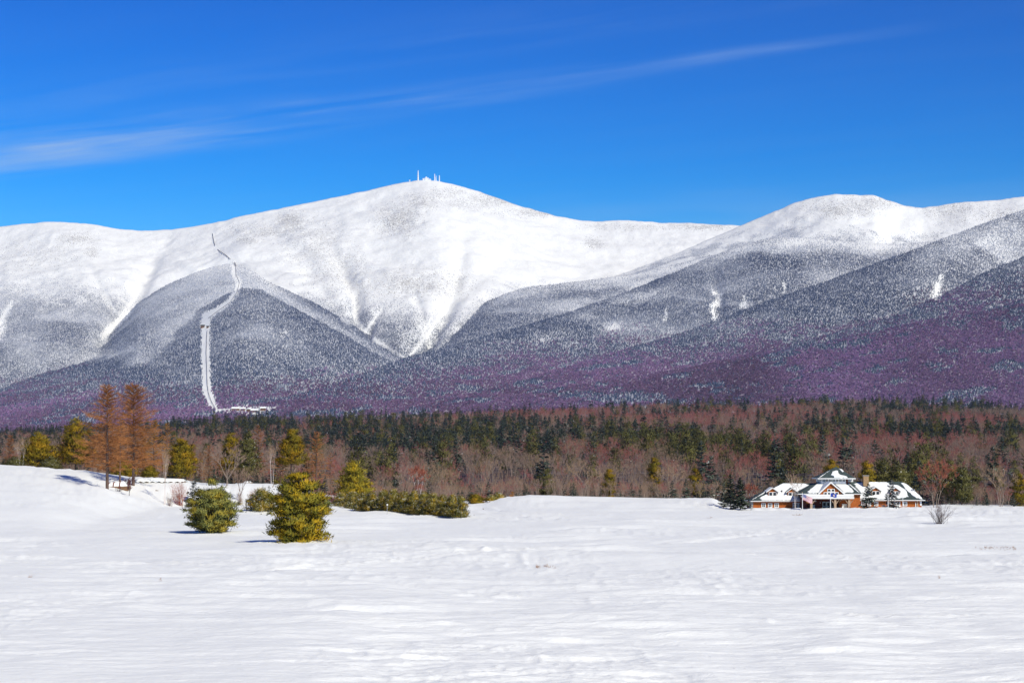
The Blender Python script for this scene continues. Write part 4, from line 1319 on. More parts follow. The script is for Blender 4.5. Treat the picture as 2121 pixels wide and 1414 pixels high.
# ------------------------------------------------------------------ the wooded hill
CONBLOB = [(520, 880, 230, 26, .95), (640, 925, 70, 35, .75), (720, 890, 70, 42, .85), (850, 915, 140, 42, .95), (1000, 905, 120, 34, .85), (1180, 905, 170, 24, .9), (1350, 915, 120, 22, .75),
           (1100, 938, 90, 18, .6), (1480, 935, 190, 22, .85), (1600, 836, 270, 12, .95), (1250, 842, 130, 8, .8), (1900, 842, 220, 12, .85), (1750, 884, 170, 10, .7), (1960, 897, 130, 14, .7),
           (2090, 920, 60, 45, .9), (60, 888, 170, 14, .95), (1500, 985, 50, 30, .6), (1620, 980, 50, 28, .55), (1130, 980, 40, 20, .3), (760, 960, 60, 20, .5), (640, 960, 30, 30, .5), (1740, 930, 60, 25, .3), (1880, 985, 60, 30, .35)]
REDBLOB = [(1100, 852, 180, 14, 1), (1450, 862, 300, 18, .6), (1250, 945, 80, 14, .9), (1850, 920, 260, 40, .8), (1600, 975, 80, 22, .8), (2000, 870, 130, 10, .9), (760, 858, 90, 10, .8), (880, 938, 60, 6, 1), (1420, 890, 160, 14, .5)]
rf = np.random.default_rng(77)
NF = 15000
yy = 486 + (2440 - 486) * rf.random(NF) ** 0.62
uu = rf.uniform(-330, 2450, NF)
jn = rf.random(NF) < (0.35 + 0.65 * sstep(486, 900, yy)) * 1.3
xx = ray(uu, 950)[0] * yy
zz = gz(xx, yy, False)
vgr = proj(xx, yy, zz)[1]
vm = vgr - 6.5 * F / yy
nzc = fbm(xx / 70.0, yy / 160.0, 501, 3)
cp = np.zeros(NF)
rd = np.zeros(NF)
for (a, b, c, d, s) in CONBLOB:
    cp = np.maximum(cp, s * np.exp(-np.abs((uu - a) / c) ** 3 - np.abs((vm - b) / d) ** 3))
for (a, b, c, d, s) in REDBLOB:
    rd = np.maximum(rd, s * np.exp(-((uu - a) / c) ** 2 - ((vm - b) / d) ** 2))
cp = np.clip(cp * .80 + 0.05 + 1.25 * nzc, 0.03, 0.9)
olive = np.exp(-((uu - 1480) / 200.0) ** 2 - ((vm - 935) / 24.0) ** 2) * .85 + .12 + (vm > 950) * .3
isc = rf.random(NF) < cp
iso = isc & (rf.random(NF) < olive)
isr = ~isc & (rf.random(NF) < np.clip(rd + 0.18 + 0.9 * fbm(xx / 110.0, yy / 200.0, 521, 2), 0, 1))
ist = ~isc & ~isr & (rf.random(NF) < np.clip(.25 + .5 * (yy < 620), 0, 1))
hh = np.where(isc, 8.5 + 11 * rf.random(NF) ** 1.6, rf.uniform(8, 14, NF)) * np.where(yy < 640, .85, 1.0)
# keep the lodge and its yard clear, and the knoll top as the photograph has it
bad = (uu > 1470) & (uu < 1960) & (yy < 492)
hh = np.where((uu < 700) & (yy < 540), hh * .8, hh)
keepf = jn & ~bad
var = rf.integers(0, 4, NF)
kind_i = np.select([isc & ~iso, iso, isr, ist], [0, 1, 2, 3], 4)          # spruce, olive, red, tan, grey
FOREST_FORMS = []
for k in range(4):
    FOREST_FORMS.append([spruce(1.0, rf.uniform(.20, .30), R_(300 + k), 50, 6), pine(1.0, [(.0, .12), (.3, .22), (.6, .2), (.85, .12), (1, .03)], R_(310 + k), 34, 2, 14, .085, .014, .2, .35, .5, .6)] +
                        [hardwood(1.0, rf.uniform(.26, .36), R_(320 + 10 * j + k), 1 + (k % 2), 5, 620, .0062, .28, .011, 1.5) for j in range(3)])
FM = [(M['bark_dark'], M['spruce']), (M['bark_dark'], M['pine_far']), (M['bark_pale'], M['twig_red']), (M['bark_pale'], M['twig_tan']), (M['bark_pale'], M['twig_grey'])]
PARTS, WHOLE = {}, []
for k in range(4):
    for j in range(5):
        (tv, tf), (cv, cf) = FOREST_FORMS[k][j][0], FOREST_FORMS[k][j][1][:2]
        nrm = None
        if j < 2:
            cf, nrm = puffed(cv, cf, FOREST_FORMS[k][j][1][2] if len(FOREST_FORMS[k][j][1]) > 2 else None, R_(k), .42)
        PARTS[(j, k)] = (mesh_np('trunk', tv, tf, [FM[j][0]]), mesh_np('crown', cv, cf, [FM[j][1]], normals=nrm))
        V, Fc, mi = join([(tv, tf, 0), (cv, cf, 1)])
        if nrm is not None:
            tn = tv * np.array((1, 1, 0)) + 1e-5
            nrm = np.concatenate([tn / np.linalg.norm(tn, axis=1, keepdims=True), nrm])
        WHOLE.append(mesh_np('forest_form', V, Fc, list(FM[j]), mi, normals=nrm))
WOODS = proto_collection('forest_form', WHOLE)
inview = keepf & (uu > -20) & (uu < 2141)
size = np.where(inview, hh / yy, 0)
single = np.zeros(NF, bool)
for mask in (isc, ~isc):
    order = np.argsort(-np.where(mask, size, 0))[:290]
    single[order] = True
single &= inview
ZONES = ['behind the knoll', 'behind the two lone pines', 'behind the hedge row', 'behind the snow bank', 'around the lodge', 'right of the lodge']
NAMES = [('spruce_tree', 'spruce tree', 'dark snow-flecked spruce', 'spruces'),
         ('pine_tree', 'pine tree', 'olive-green pine', 'olive pines'),
         ('bare_tree', 'bare tree', 'leafless red-twigged tree', 'red-twigged trees'),
         ('bare_tree', 'bare tree', 'leafless tan-twigged tree', 'tan-twigged trees'),
         ('bare_tree', 'bare tree', 'leafless grey-twigged tree', 'grey-twigged trees')]
rot = rf.random(NF) * 6.28
for i in np.nonzero(single)[0]:
    j, k = int(kind_i[i]), int(var[i])
    nm, ct, lab, grp = NAMES[j]
    zone = ZONES[int(np.searchsorted([450, 700, 985, 1480, 1960], uu[i]))]
    depth = 'at the front edge of the wood' if yy[i] < 545 else 'deeper in the wood'
    lab = '%s %s %s' % (lab, depth, zone)
    grp = '%s %s, %s' % (grp, zone, 'front' if yy[i] < 545 else 'behind')
    root = empty(nm, (xx[i], yy[i], zz[i]), rot[i], float(hh[i]))
    tag(root, lab, ct, grp)
    link('trunk', PARTS[(j, k)][0], root)
    link('crown', PARTS[(j, k)][1], root)
# saplings and brush along the front of the wood
NB = 4300
by = 487 + 240 * rf.random(NB) ** 1.7
bu = rf.uniform(-330, 2450, NB)
bx = ray(bu, 1000)[0] * by
okb = ~((bu > 1480) & (bu < 1955) & (by < 500))
bdat = np.column_stack([bx, by, gz(bx, by, False), rf.uniform(2.2, 5.2, NB), rf.integers(0, 4, NB) * 5 + rf.choice([2, 3, 4, 4, 3, 0], NB), rf.random(NB) * 6.28])[okb]
tag(scatter('undergrowth', bdat, WOODS), 'low brush and saplings crowding the front of the wood', 'undergrowth')
rest = keepf & ~single
tag(scatter('hillside_forest', np.column_stack([xx, yy, zz, hh, var * 5 + kind_i, rot])[rest], WOODS), 'mixed wood of dark spruces and bare red-brown trees on the hill', 'forest')
print('wood', keepf.sum(), 'single', single.sum())


# ------------------------------------------------------------------ the lodge
YB = 440.0
M['shingle_wall'] = mat_shingle('cedar_shingle_wall', (0.44, 0.125, 0.028))
M['shingle_shade'] = mat_shingle('shaded_shingle_wall', (0.20, 0.055, 0.035))  # wall shingle darkened: shade of the recessed walls painted into the colour
M['roof_green'] = mat_shingle('green_roof_shingle', (0.065, 0.088, 0.085))
M['white_trim'] = plain('white_trim', (0.78, 0.77, 0.74), 0.6, 0.06, 1.5)
M['glass'] = plain('window_glass', (0.022, 0.028, 0.038), 0.35, 0.3, 0.8, 0.15)
M['beige_post'] = plain('timber_post', (0.42, 0.30, 0.20), 0.8, 0.15, 2.0)
M['brick_tan'] = mat_shingle('tan_chimney_brick', (0.45, 0.29, 0.15))
M['grey_stone'] = plain('grey_stonework', (0.30, 0.28, 0.26), 0.9, 0.35, 2.5)
M['dark_iron'] = plain('dark_iron', (0.03, 0.03, 0.035), 0.6, 0.2, 2.0)
M['galvanised'] = plain('galvanised_steel', (0.42, 0.43, 0.45), 0.45, 0.15, 3.0, 0.4, 0, 0.4)
M['door_frame'] = plain('pale_door_frame', (0.50, 0.56, 0.56), 0.5, 0.08, 2.0)
OX, OZ = P(1735, 1056, YB)[0], P(1735, 1056, YB)[2]


def B(u, v, yl):
    """lodge-local point seen at photo pixel (u, v) at local depth yl"""
    x, y, z = P(u, v, YB + yl)
    return (x - OX, yl, z - OZ)


lodge = empty('lodge', (OX, YB, OZ))
tag(lodge, 'long orange shingled lodge with snowy green roofs, dormers and windowed cupola', 'building')


def wallbox(u0, u1, v0, v1, y0, y1, mat, name='wall', parent=None):
    a, b = B(u0, v0, y0), B(u1, v1, y0)
    m = MB()
    m.box(a[0], b[0], y0, y1, b[2], a[2])
    return m.build(name, mat, parent or lodge)


def window(u0, u1, v0, v1, y, cols=2, rows=2, parent=None, fw=0.17, name='window'):
    """white frame with bars, dark pane set back behind them"""
    a, b = B(u0, v1, y), B(u1, v0, y)
    x0, x1, z0, z1 = a[0], b[0], a[2], b[2]
    m = MB()
    m.box(x0, x0 + fw, y - .09, y - .002, z0, z1)
    m.box(x1 - fw, x1, y - .09, y - .002, z0, z1)
    m.box(x0 + fw, x1 - fw, y - .09, y - .002, z1 - fw, z1)
    m.box(x0 + fw, x1 - fw, y - .09, y - .002, z0, z0 + fw)
    for i in range(1, cols):
        xm = x0 + (x1 - x0) * i / cols
        m.box(xm - .035, xm + .035, y - .07, y - .02, z0 + fw, z1 - fw)
    for i in range(1, rows):
        zm = z0 + (z1 - z0) * i / rows
        m.box(x0 + fw, x1 - fw, y - .065, y - .025, zm - .03, zm + .03)
    w = m.build(name, M['white_trim'], parent or lodge)
    g = MB()
    g.box(x0 + fw - .01, x1 - fw + .01, y - .018, y - .006, z0 + fw - .01, z1 - fw + .01)
    g.build('pane', M['glass'], w)
    return w


def plane_pt(u, v, p0, slope):
    """where the sight line of a pixel meets a front roof plane through p0 rising to the back"""
    rx, rz = ray(u, v)
    # z = p0z + slope (y - p0y)
    y = (p0[2] + OZ - slope * p0[1] - CAMZ + slope * YB - 0) / (rz - slope) if False else None
    A = CAMZ + rz * YB - OZ
    yl = (p0[2] - slope * p0[1] - A) / (rz - slope)
    return (rx * (YB + yl) - OX, yl, p0[2] + slope * (yl - p0[1]))


def snow_patch(poly, p0, slope, parent, thick=0.16, seed=0):
    rng = np.random.default_rng(seed)
    out = []
    for i, (u, v) in enumerate(poly):
        u2, v2 = poly[(i + 1) % len(poly)]
        n = max(1, int(math.hypot(u2 - u, v2 - v) / 3.0))
        for k in range(n):
            t = k / n
            jit = 0.55 if n > 1 else .2
            out.append((u + (u2 - u) * t + rng.normal(0, jit), v + (v2 - v) * t + rng.normal(0, jit * .5)))
    pts = [plane_pt(u, v, p0, slope) for u, v in out]
    c = np.mean(pts, 0)
    nr = Vector((0, -slope, 1)).normalized()
    n = len(pts)
    low = [tuple(Vector(p) + nr * 0.02) for p in pts]
    mid = [tuple(Vector(p) * .97 + Vector(c) * .03 + nr * thick) for p in pts]
    m = MB()
    m.add(low + mid, [(i, (i + 1) % n, n + (i + 1) % n, n + i) for i in range(n)] + [tuple(range(n, 2 * n))])
    return m.build('snow_cover', M['snow'], parent)


def hip_roof(u0, u1, ve, r0, r1, vr, y0, y1, name='roof', mat=None, over=0.15):
    """hipped roof: eave from u0 to u1 at row ve, ridge from r0 to r1 at row vr"""
    yr = (y0 + y1) / 2
    a, b = B(u0, ve, y0), B(u1, ve, y0)
    c, d = B(r0, vr, yr), B(r1, vr, yr)
    ze, zr = a[2], c[2]
    pts = [(a[0], y0, ze), (b[0], y0, ze), (b[0], y1, ze), (a[0], y1, ze), (c[0], yr, zr), (d[0], yr, zr)]
    m = MB()
    m.add(pts, [(0, 1, 5, 4), (1, 2, 5), (2, 3, 4, 5), (3, 0, 4), (3, 2, 1, 0)])
    r = m.build(name, mat or M['roof_green'], lodge)
    f = MB()
    f.box(a[0] - .03, b[0] + .03, y0 - .06, y0 - .005, ze - over, ze + .03)
    f.box(a[0] - .06, a[0] - .005, y0 - .06, y1, ze - over, ze + .03)
    f.box(b[0] + .005, b[0] + .06, y0 - .06, y1, ze - over, ze + .03)
    f.build('fascia', M['white_trim'], r)
    return r, (a[0], y0, ze), (zr - ze) / (yr - y0)


# wings
wl = wallbox(1560, 1672, 1038, 1062, 4.0, 16.0, M['shingle_wall'])
wr = wallbox(1770, 1909, 1036, 1062, 4.0, 16.0, M['shingle_wall'])
wallbox(1555.5, 1560, 1039, 1062, 3.9, 8.0, M['grey_stone'], 'stone_pier')
rl, pl_, sl = hip_roof(1555, 1690, 1037, 1621, 1700, 1000, 3.3, 16.7)
rr_, pr_, sr = hip_roof(1764, 1916, 1035.2, 1762, 1868, 997, 3.3, 16.7)
snow_patch([(1573, 1031), (1577, 1035.6), (1600, 1036.2), (1640, 1036), (1664, 1036), (1672, 1023), (1681, 1011), (1677, 1005), (1668, 1001.5), (1645, 1001), (1622, 1001), (1606, 1009), (1592, 1019), (1583, 1026)], pl_, sl, rl, .16, 1)
snow_patch([(1558, 1035), (1566, 1030), (1584, 1018.5), (1590, 1016.5), (1584, 1021), (1577, 1024)], pl_, sl, rl, .1, 2)
snow_patch([(1778, 1033.2), (1800, 1033.8), (1836, 1033.6), (1856, 1033), (1870, 1031), (1882, 1028), (1879, 1022), (1875, 1014), (1868, 1010), (1861, 1005), (1848, 1004), (1836, 998.5), (1812, 998), (1800, 998.6), (1795, 1001), (1788, 999), (1776, 1000), (1768, 1002), (1775, 1012), (1784, 1022)], pr_, sr, rr_, .16, 3)
snow_patch([(1872, 1000), (1880, 1004), (1892, 1014), (1902, 1024), (1911, 1033.6), (1898, 1031), (1890, 1026), (1880, 1017), (1872, 1008), (1866, 1000)], pr_, sr, rr_, .12, 4)
for u0, u1 in ((1577, 1586), (1590.5, 1599.5), (1604, 1613)):
    window(u0, u1, 1041.5, 1051, 4.0)
window(1642, 1653, 1041, 1056, 4.0, 2, 3)
window(1653.5, 1664.5, 1041, 1056, 4.0, 2, 3)
for u0, u1 in ((1783.5, 1792), (1796.5, 1804), (1810.5, 1819), (1856, 1864.5), (1870.5, 1879)):
    window(u0, u1, 1038.5, 1047.5, 4.0)
wallbox(1905.5, 1909.3, 1037.5, 1046.5, 3.93, 4.0, M['white_trim'], 'vent_panel')
wallbox(1896, 1897.6, 1040, 1050, 3.85, 3.998, M['white_trim'], 'downpipe')
wallbox(1899.5, 1902, 1036.5, 1058, 3.8, 3.998, M['beige_post'], 'corner_board')
# dormers
for k, (uc, vt, vb, y) in enumerate(((1600, 1010.5, 1028.5, 5.0), (1640.5, 1011, 1028.5, 5.0), (1813.5, 1008.5, 1026, 5.0), (1854, 1009, 1026, 5.0))):
    ve = vt + 7.5
    a, b, t = B(uc - 10, ve, y), B(uc + 10, ve, y), B(uc, vt, y)
    zb_ = B(uc, vb + 2, y)[2]
    m = MB()
    m.slab([(a[0] + .12, y, zb_), (b[0] - .12, y, zb_), (b[0] - .12, y, a[2]), (t[0], y, t[2] - .12), (a[0] + .12, y, a[2])], (0, 4.6, 0))
    dm = m.build('dormer', M['shingle_wall'], lodge)
    window(uc - 7.5, uc + .2, ve + .5, vb - 1.0, y, 1, 1, dm, .11)
    window(uc + .6, uc + 8.3, ve + .5, vb - 1.0, y, 1, 1, dm, .11)
    r = MB()
    for e_, q in ((a, -1), (b, 1)):
        ex = e_[0] + q * .35
        ez = e_[2] - .18
        r.slab([(ex, y - .3, ez), (t[0], y - .3, t[2]), (t[0], y + 4.4, t[2]), (ex, y + 4.4, ez)], (0, 0, .14))
    r.build('dormer_roof', M['roof_green'], dm)
    g = MB()
    for e_, q in ((a, -1), (b, 1)):
        ex = e_[0] + q * .37
        ez = e_[2] - .2
        g.slab([(ex, y - .36, ez - .05), (t[0], y - .36, t[2] - .05), (t[0], y - .36, t[2] + .16), (ex, y - .36, ez + .16)], (0, .055, 0))
    g.build('bargeboard', M['white_trim'], dm)
    s = MB()
    ex, ez = a[0] - .3, a[2] - .15
    s.slab([(ex, y - .2, ez + .15), (t[0] - .1, y - .2, t[2] + .1), (t[0] - .1, y + 4.2, t[2] + .1), (ex, y + 4.2, ez + .15)], (0, 0, .1))
    if k in (0, 2):
        s.build('snow_cover', M['snow'], dm)
# centre block
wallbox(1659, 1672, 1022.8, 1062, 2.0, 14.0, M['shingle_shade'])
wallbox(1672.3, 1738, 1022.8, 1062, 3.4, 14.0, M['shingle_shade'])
wallbox(1738.3, 1756, 1022.8, 1062, 1.2, 14.0, M['shingle_wall'])
wallbox(1756.3, 1782, 1022.8, 1062, 0.0, 14.0, M['shingle_wall'])
rc, pc_, sc_ = hip_roof(1653, 1785, 1022.2, 1692, 1757, 998, -0.7, 15.0)
snow_patch([(1672, 1019), (1675, 1021), (1690, 1021.3), (1697, 1019), (1716, 1001), (1708, 999), (1697, 999.5), (1690, 1005), (1681, 1012)], pc_, sc_, rc, .18, 5)
snow_patch([(1724, 999.4), (1740, 999), (1752, 999.6), (1753, 1004), (1758, 1006), (1761, 1010), (1765, 1013), (1768, 1018), (1764, 1020), (1754, 1019.5), (1748, 1020.6), (1745, 1017), (1733, 1006)], pc_, sc_, rc, .18, 6)
snow_patch([(1756, 1000), (1762, 1004), (1774, 1014), (1781, 1020), (1776, 1018), (1764, 1008), (1757, 1003)], pc_, sc_, rc, .1, 7)
# front gable
yg = -0.9
a, b, t = B(1696.5, 1023, yg), B(1747.5, 1023, yg), B(1720.5, 999.5, yg)
m = MB()
m.slab([(a[0] + .2, yg, a[2] - .3), (b[0] - .2, yg, b[2] - .3), (b[0] - .2, yg, b[2]), (t[0], yg, t[2] - .15), (a[0] + .2, yg, a[2])], (0, 5.5, 0))
gb = m.build('gable', M['shingle_wall'], lodge)
r = MB()
g = MB()
for e_, q in ((a, -1), (b, 1)):
    ex, ez = e_[0] + q * .25, e_[2] - .1
    r.slab([(ex, yg - .35, ez), (t[0], yg - .35, t[2]), (t[0], yg + 8, t[2]), (ex, yg + 8, ez)], (0, 0, .16))
    g.slab([(ex, yg - .42, ez - .12), (t[0], yg - .42, t[2] - .1), (t[0], yg - .42, t[2] + .2), (ex, yg - .42, ez + .18)], (0, .065, 0))
gr_ = r.build('gable_roof', M['roof_green'], gb)
g.build('bargeboard', M['white_trim'], gb)
s = MB()
for e_, q in ((a, -1), (b, 1)):
    ex, ez = e_[0] + q * .2, e_[2] - .05
    s.slab([(ex, yg - .25, ez + .14), (t[0] + q * .05, yg - .25, t[2] + .15), (t[0] + q * .05, yg + 7.6, t[2] + .15), (ex, yg + 7.6, ez + .14)], (0, 0, .12))
s.build('snow_cover', M['snow'], gb)
for u0, u1, v0, v1 in ((1713.5, 1721.2, 1012, 1018.4), (1721.4, 1729, 1012, 1018.4), (1706, 1713.6, 1018.6, 1026.5), (1713.8, 1721.2, 1018.6, 1026.5), (1721.4, 1729, 1018.6, 1026.5), (1729.2, 1737, 1018.6, 1026.5)):
    window(u0, u1, v0, v1, yg, 1, 1, gb, .13)
# cupola
wallbox(1701, 1752, 989.8, 1001, 5.2, 12.5, M['white_trim'], 'cupola_wall')
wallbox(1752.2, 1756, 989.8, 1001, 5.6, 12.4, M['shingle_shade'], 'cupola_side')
wallbox(1756.2, 1767, 989.8, 997.5, 7.0, 12.3, M['white_trim'], 'cupola_wall')
for k in range(7):
    window(1703 + k * 6.95, 1703 + k * 6.95 + 5.9, 991, 997.4, 5.2, 2, 2, None, .075)
u0, u1 = 1694, 1772
a, b, t = B(u0, 990, 4.2), B(u1, 990, 4.2), B(1732, 966, 8.6)
m = MB()
m.add([(a[0], 4.2, a[2]), (b[0], 4.2, a[2]), (b[0], 13.0, a[2]), (a[0], 13.0, a[2]), (t[0], 8.6, t[2])], [(0, 1, 4), (1, 2, 4), (2, 3, 4), (3, 0, 4), (3, 2, 1, 0)])
cr = m.build('cupola_roof', M['roof_green'], lodge)
f = MB()
f.box(a[0] - .04, b[0] + .04, 4.13, 4.19, a[2] - .2, a[2] + .03)
f.box(a[0] - .06, a[0] - .005, 4.2, 13, a[2] - .2, a[2] + .03)
f.build('fascia', M['white_trim'], cr)
sp_ = (t[2] - a[2]) / 4.4
snow_patch([(1721, 984), (1724, 980), (1725, 977), (1731, 974.5), (1735, 975), (1736, 980), (1741, 984), (1746, 985), (1754, 987), (1756, 989.4), (1738, 989.6), (1728, 989.5), (1727, 986)], (a[0], 4.2, a[2]), sp_, cr, .16, 8)
snow_patch([(1737, 969.5), (1743, 972), (1748, 976), (1746, 977), (1740, 972.5)], (a[0], 4.2, a[2]), sp_, cr, .08, 9)
snow_patch([(1697, 988.6), (1704, 983.5), (1716, 976), (1720, 973.6), (1712, 979), (1706, 984)], (a[0], 4.2, a[2]), sp_, cr, .06, 10)
# chimney, vents
ch = wallbox(1788.5, 1799.5, 985.5, 1006, 7.6, 9.0, M['brick_tan'], 'chimney')
wallbox(1787.8, 1800.2, 983.8, 985.4, 7.5, 9.1, M['grey_stone'], 'chimney_cap', ch)
for u, v0, v1, r_ in ((1618.5, 1015, 1026, .16), (1888.5, 1012, 1024, .14), (1892.5, 1013, 1026, .14)):
    m = MB()
    p1 = B(u, v1, 7.0)
    m.tube([(p1[0], 6.4, p1[2] - 1.2), (p1[0], 6.4, B(u, v0, 6.4)[2])], r_, 8)
    vp = m.build('vent_pipe', M['dark_iron'] if u < 1700 else M['galvanised'], lodge)
# portico
a, b = B(1668, 1031.5, -5.0), B(1768, 1026.8, -5.0)
m = MB()
m.box(a[0], b[0], -5.0, 1.9, a[2] + .1, b[2] - .02)
m.box(a[0] - .12, b[0] + .12, -5.12, -4.95, a[2] - .12, a[2] + .32)
po = m.build('portico_roof', M['white_trim'], lodge)
m = MB()
m.box(a[0] - .1, b[0] + .1, -5.02, -0.9, b[2] + .0, b[2] + .28)
m.build('snow_cover', M['snow'], po)
m = MB()
m.box(a[0] - .04, b[0] + .04, -5.06, -4.99, b[2] - .3, b[2] - .16)
m.build('gutter', M['galvanised'], po)
for u in (1680.5, 1730, 1759):
    p = B(u, 1060, -4.6)
    top = B(u, 1032, -4.6)[2]
    m = MB()
    m.box(p[0] - .24, p[0] + .24, -4.84, -4.36, p[2], top)
    col_ = m.build('column', M['beige_post'], lodge)
    m = MB()
    for q in (-1, 1):
        m.tube([(p[0] + q * .2, -4.6, top - 1.2), (p[0] + q * 1.0, -4.6, top - .08)], .09, 5)
    m.build('brace', M['beige_post'], col_)
# glazed entrance doors, lamps, side panels
a, b = B(1703.5, 1058, 3.4), B(1728.5, 1038.5, 3.4)
for k in range(3):
    x0 = a[0] + (b[0] - a[0]) * k / 3
    x1 = a[0] + (b[0] - a[0]) * (k + 1) / 3 - .02
    m = MB()
    m.box(x0, x0 + .16, 3.30, 3.395, a[2], b[2])
    m.box(x1 - .16, x1, 3.30, 3.395, a[2], b[2])
    for q in (0, .5, 1):
        z = a[2] + (b[2] - a[2] - .2) * q
        m.box(x0 + .16, x1 - .16, 3.30, 3.395, z, z + .2)
    d = m.build('door', M['door_frame'], lodge)
    m = MB()
    m.box(x0 + .15, x1 - .15, 3.36, 3.385, a[2] + .19, b[2] - .19)
    m.build('pane', M['glass'], d)
    m = MB()
    m.box(x1 - .12, x1 - .07, 3.24, 3.298, a[2] + .95, a[2] + 1.25)
    m.build('handle', M['dark_iron'], d)
M['lamp_glass'] = plain('lamp_glass', (0.8, 0.76, 0.66), 0.3, 0.05, 2.0)
for u, v, y in ((1699, 1040.5, 3.4), (1734, 1040.5, 3.4), (1743, 1034, 1.2)):
    p = B(u, v, y)
    m = MB()
    m.box(p[0] - .09, p[0] + .09, y - .2, y - .003, p[2] - .13, p[2] + .13)
    m.build('wall_lamp', M['lamp_glass'], lodge)
wallbox(1744, 1755, 1043, 1060, 1.08, 1.197, M['white_trim'], 'service_door')
wallbox(1682.5, 1688, 1045, 1056, 2.3, 3.3, M['galvanised'], 'bin_cupboard')
m = MB()
c = B(1749.5, 1042, 0.0)
arc = [(c[0] + 1.05 * math.cos(t), 0.9, c[2] + .1 + .75 * math.sin(t)) for t in np.linspace(0, math.pi, 9)]
m.tube(arc, .1, 5)
m.build('arch_trim', M['beige_post'], lodge)
# banked snow in front of the walls
rs = R_(9)
for u0, u1, vt in ((1556, 1660, 1052), (1660, 1735, 1053), (1735, 1785, 1053), (1785, 1850, 1055), (1848, 1908, 1052.5)):
    n = 30
    us = np.linspace(u0 - 6, u1 + 6, n)
    prof_ = np.array([(-3.4, 0), (-1.6, .55), (-.2, 1.0), (1.2, .85), (2.4, 0)])
    V = []
    for u in us:
        env = min(1, (u - u0 + 6) / 8, (u1 + 6 - u) / 8)
        hgt = env * (1.0 + .25 * math.sin(u * .21) + rs.normal(0, .05))
        x = ray(u, 1050)[0] * (YB - 5.5)
        base = P(u, vt, YB - 5.5)[2]
        for dy, k in prof_:
            y = YB - 5.5 + dy
            zg = float(gz(x, y, False))
            V.append((x, y, zg - .25 + max(0, (base - zg + .25)) * k * min(1.15, max(hgt, 0))))
    i = np.arange(n - 1)[:, None] * 5 + np.arange(4)[None, :]
    Q = np.stack([i, i + 5, i + 6, i + 1], -1).reshape(-1, 4)
    o = link('snow_bank', mesh_np('snow_bank', np.array(V), Q, [M['field']], smooth=True))
    o['kind'] = 'structure'

# ------------------------------------------------------------------ flagpoles and flags
M['flag_red'] = plain('flag_red', (0.50, 0.05, 0.07), 0.8, 0.1)
M['flag_white'] = plain('flag_white', (0.80, 0.78, 0.80), 0.8, 0.05)
M['flag_navy'] = plain('flag_navy', (0.03, 0.04, 0.20), 0.8, 0.1)
M['flag_blue'] = plain('flag_blue', (0.03, 0.07, 0.35), 0.8, 0.15, 1.0)
M['flag_gold'] = plain('flag_gold', (0.62, 0.30, 0.06), 0.8, 0.1)
for u, vt, yp, lab in ((1662, 1020, 431, 'white flagpole carrying the striped flag, leftmost before the lodge'), (1720, 1018, 431, 'white flagpole carrying the blue flag, before the lodge doors'),
                       (1839.5, 1022, 430, 'bare white pole before the lodge right wing, left of two'), (1870, 1028, 431, 'bare white pole before the lodge right wing, right of two')):
    x = ray(u, 1040)[0] * yp
    z0 = float(gz(x, yp, False))
    h = CAMZ + ray(u, vt)[1] * yp - z0
    t = empty('flagpole', (x, yp, z0))
    tag(t, lab, 'flagpole', 'white poles before the lodge')
    m = MB()
    m.tube([(0, 0, -.4), (0, 0, h)], [.085, .05], 8)
    m.build('pole', M['white_trim'], t)
    m = MB()
    m.tube([(0, 0, h + .001), (0, 0, h + .06), (0, 0, h + .12)], [.03, .09, .02], 8)
    m.build('finial', M['flag_gold'], t)


def flag_mesh(name, loc, w, h, nx, ny, fn, mats, droop, label):
    V, Fc, mi = [], [], []
    for i in range(nx + 1):
        s = i / nx
        for j in range(ny + 1):
            q = j / ny
            V.append((w * s * .92, .22 * math.sin(6 * s + 1.5 * q), -h * q - droop * s + .06 * math.sin(7 * s)))
    for i in range(nx):
        for j in range(ny):
            a = i * (ny + 1) + j
            Fc.append((a, a + 1, a + ny + 2, a + ny + 1))
            mi.append(fn((i + .5) / nx, (j + .5) / ny))
    o = link(name, mesh_np(name, np.array(V), np.array(Fc), mats, mi, True), None, loc)
    sm = o.modifiers.new('cloth', 'SOLIDIFY')
    sm.thickness = .012
    return tag(o, label, 'flag')


x = ray(1662, 1030)[0] * 431 + .1
stars = lambda s, q: 1 if (int(s * 26) + int(q * 26)) % 5 == 0 else 2
flag_mesh('striped_flag', (x, 431, CAMZ + ray(1662, 1022.5)[1] * 431), 2.3, 1.35, 26, 26, lambda s, q: (stars(s, q) if (s < .4 and q < 7 / 13) else (0 if int(q * 13) % 2 == 0 else 1)),
          [M['flag_red'], M['flag_white'], M['flag_navy']], .9, 'red and white striped flag with starred navy corner, drooping on the left pole')
x = ray(1720, 1030)[0] * 431 + .1
flag_mesh('blue_flag', (x, 431, CAMZ + ray(1720, 1021)[1] * 431), 1.45, .85, 26, 16, lambda s, q: (2 if math.hypot((s - .5) * 1.6, q - .5) < .17 else (1 if math.hypot((s - .5) * 1.6, q - .5) < .25 else 0)),
          [M['flag_blue'], M['flag_gold'], M['flag_white']], .12, 'blue flag with a round seal flying before the lodge gable')
x = ray(1671, 1030)[0] * 431
flag_mesh('orange_pennant', (x, 431.4, CAMZ + ray(1671, 1034)[1] * 431.4), .62, .75, 8, 8, lambda s, q: 0, [M['flag_gold']], .1, 'small orange cloth hanging below the striped flag')

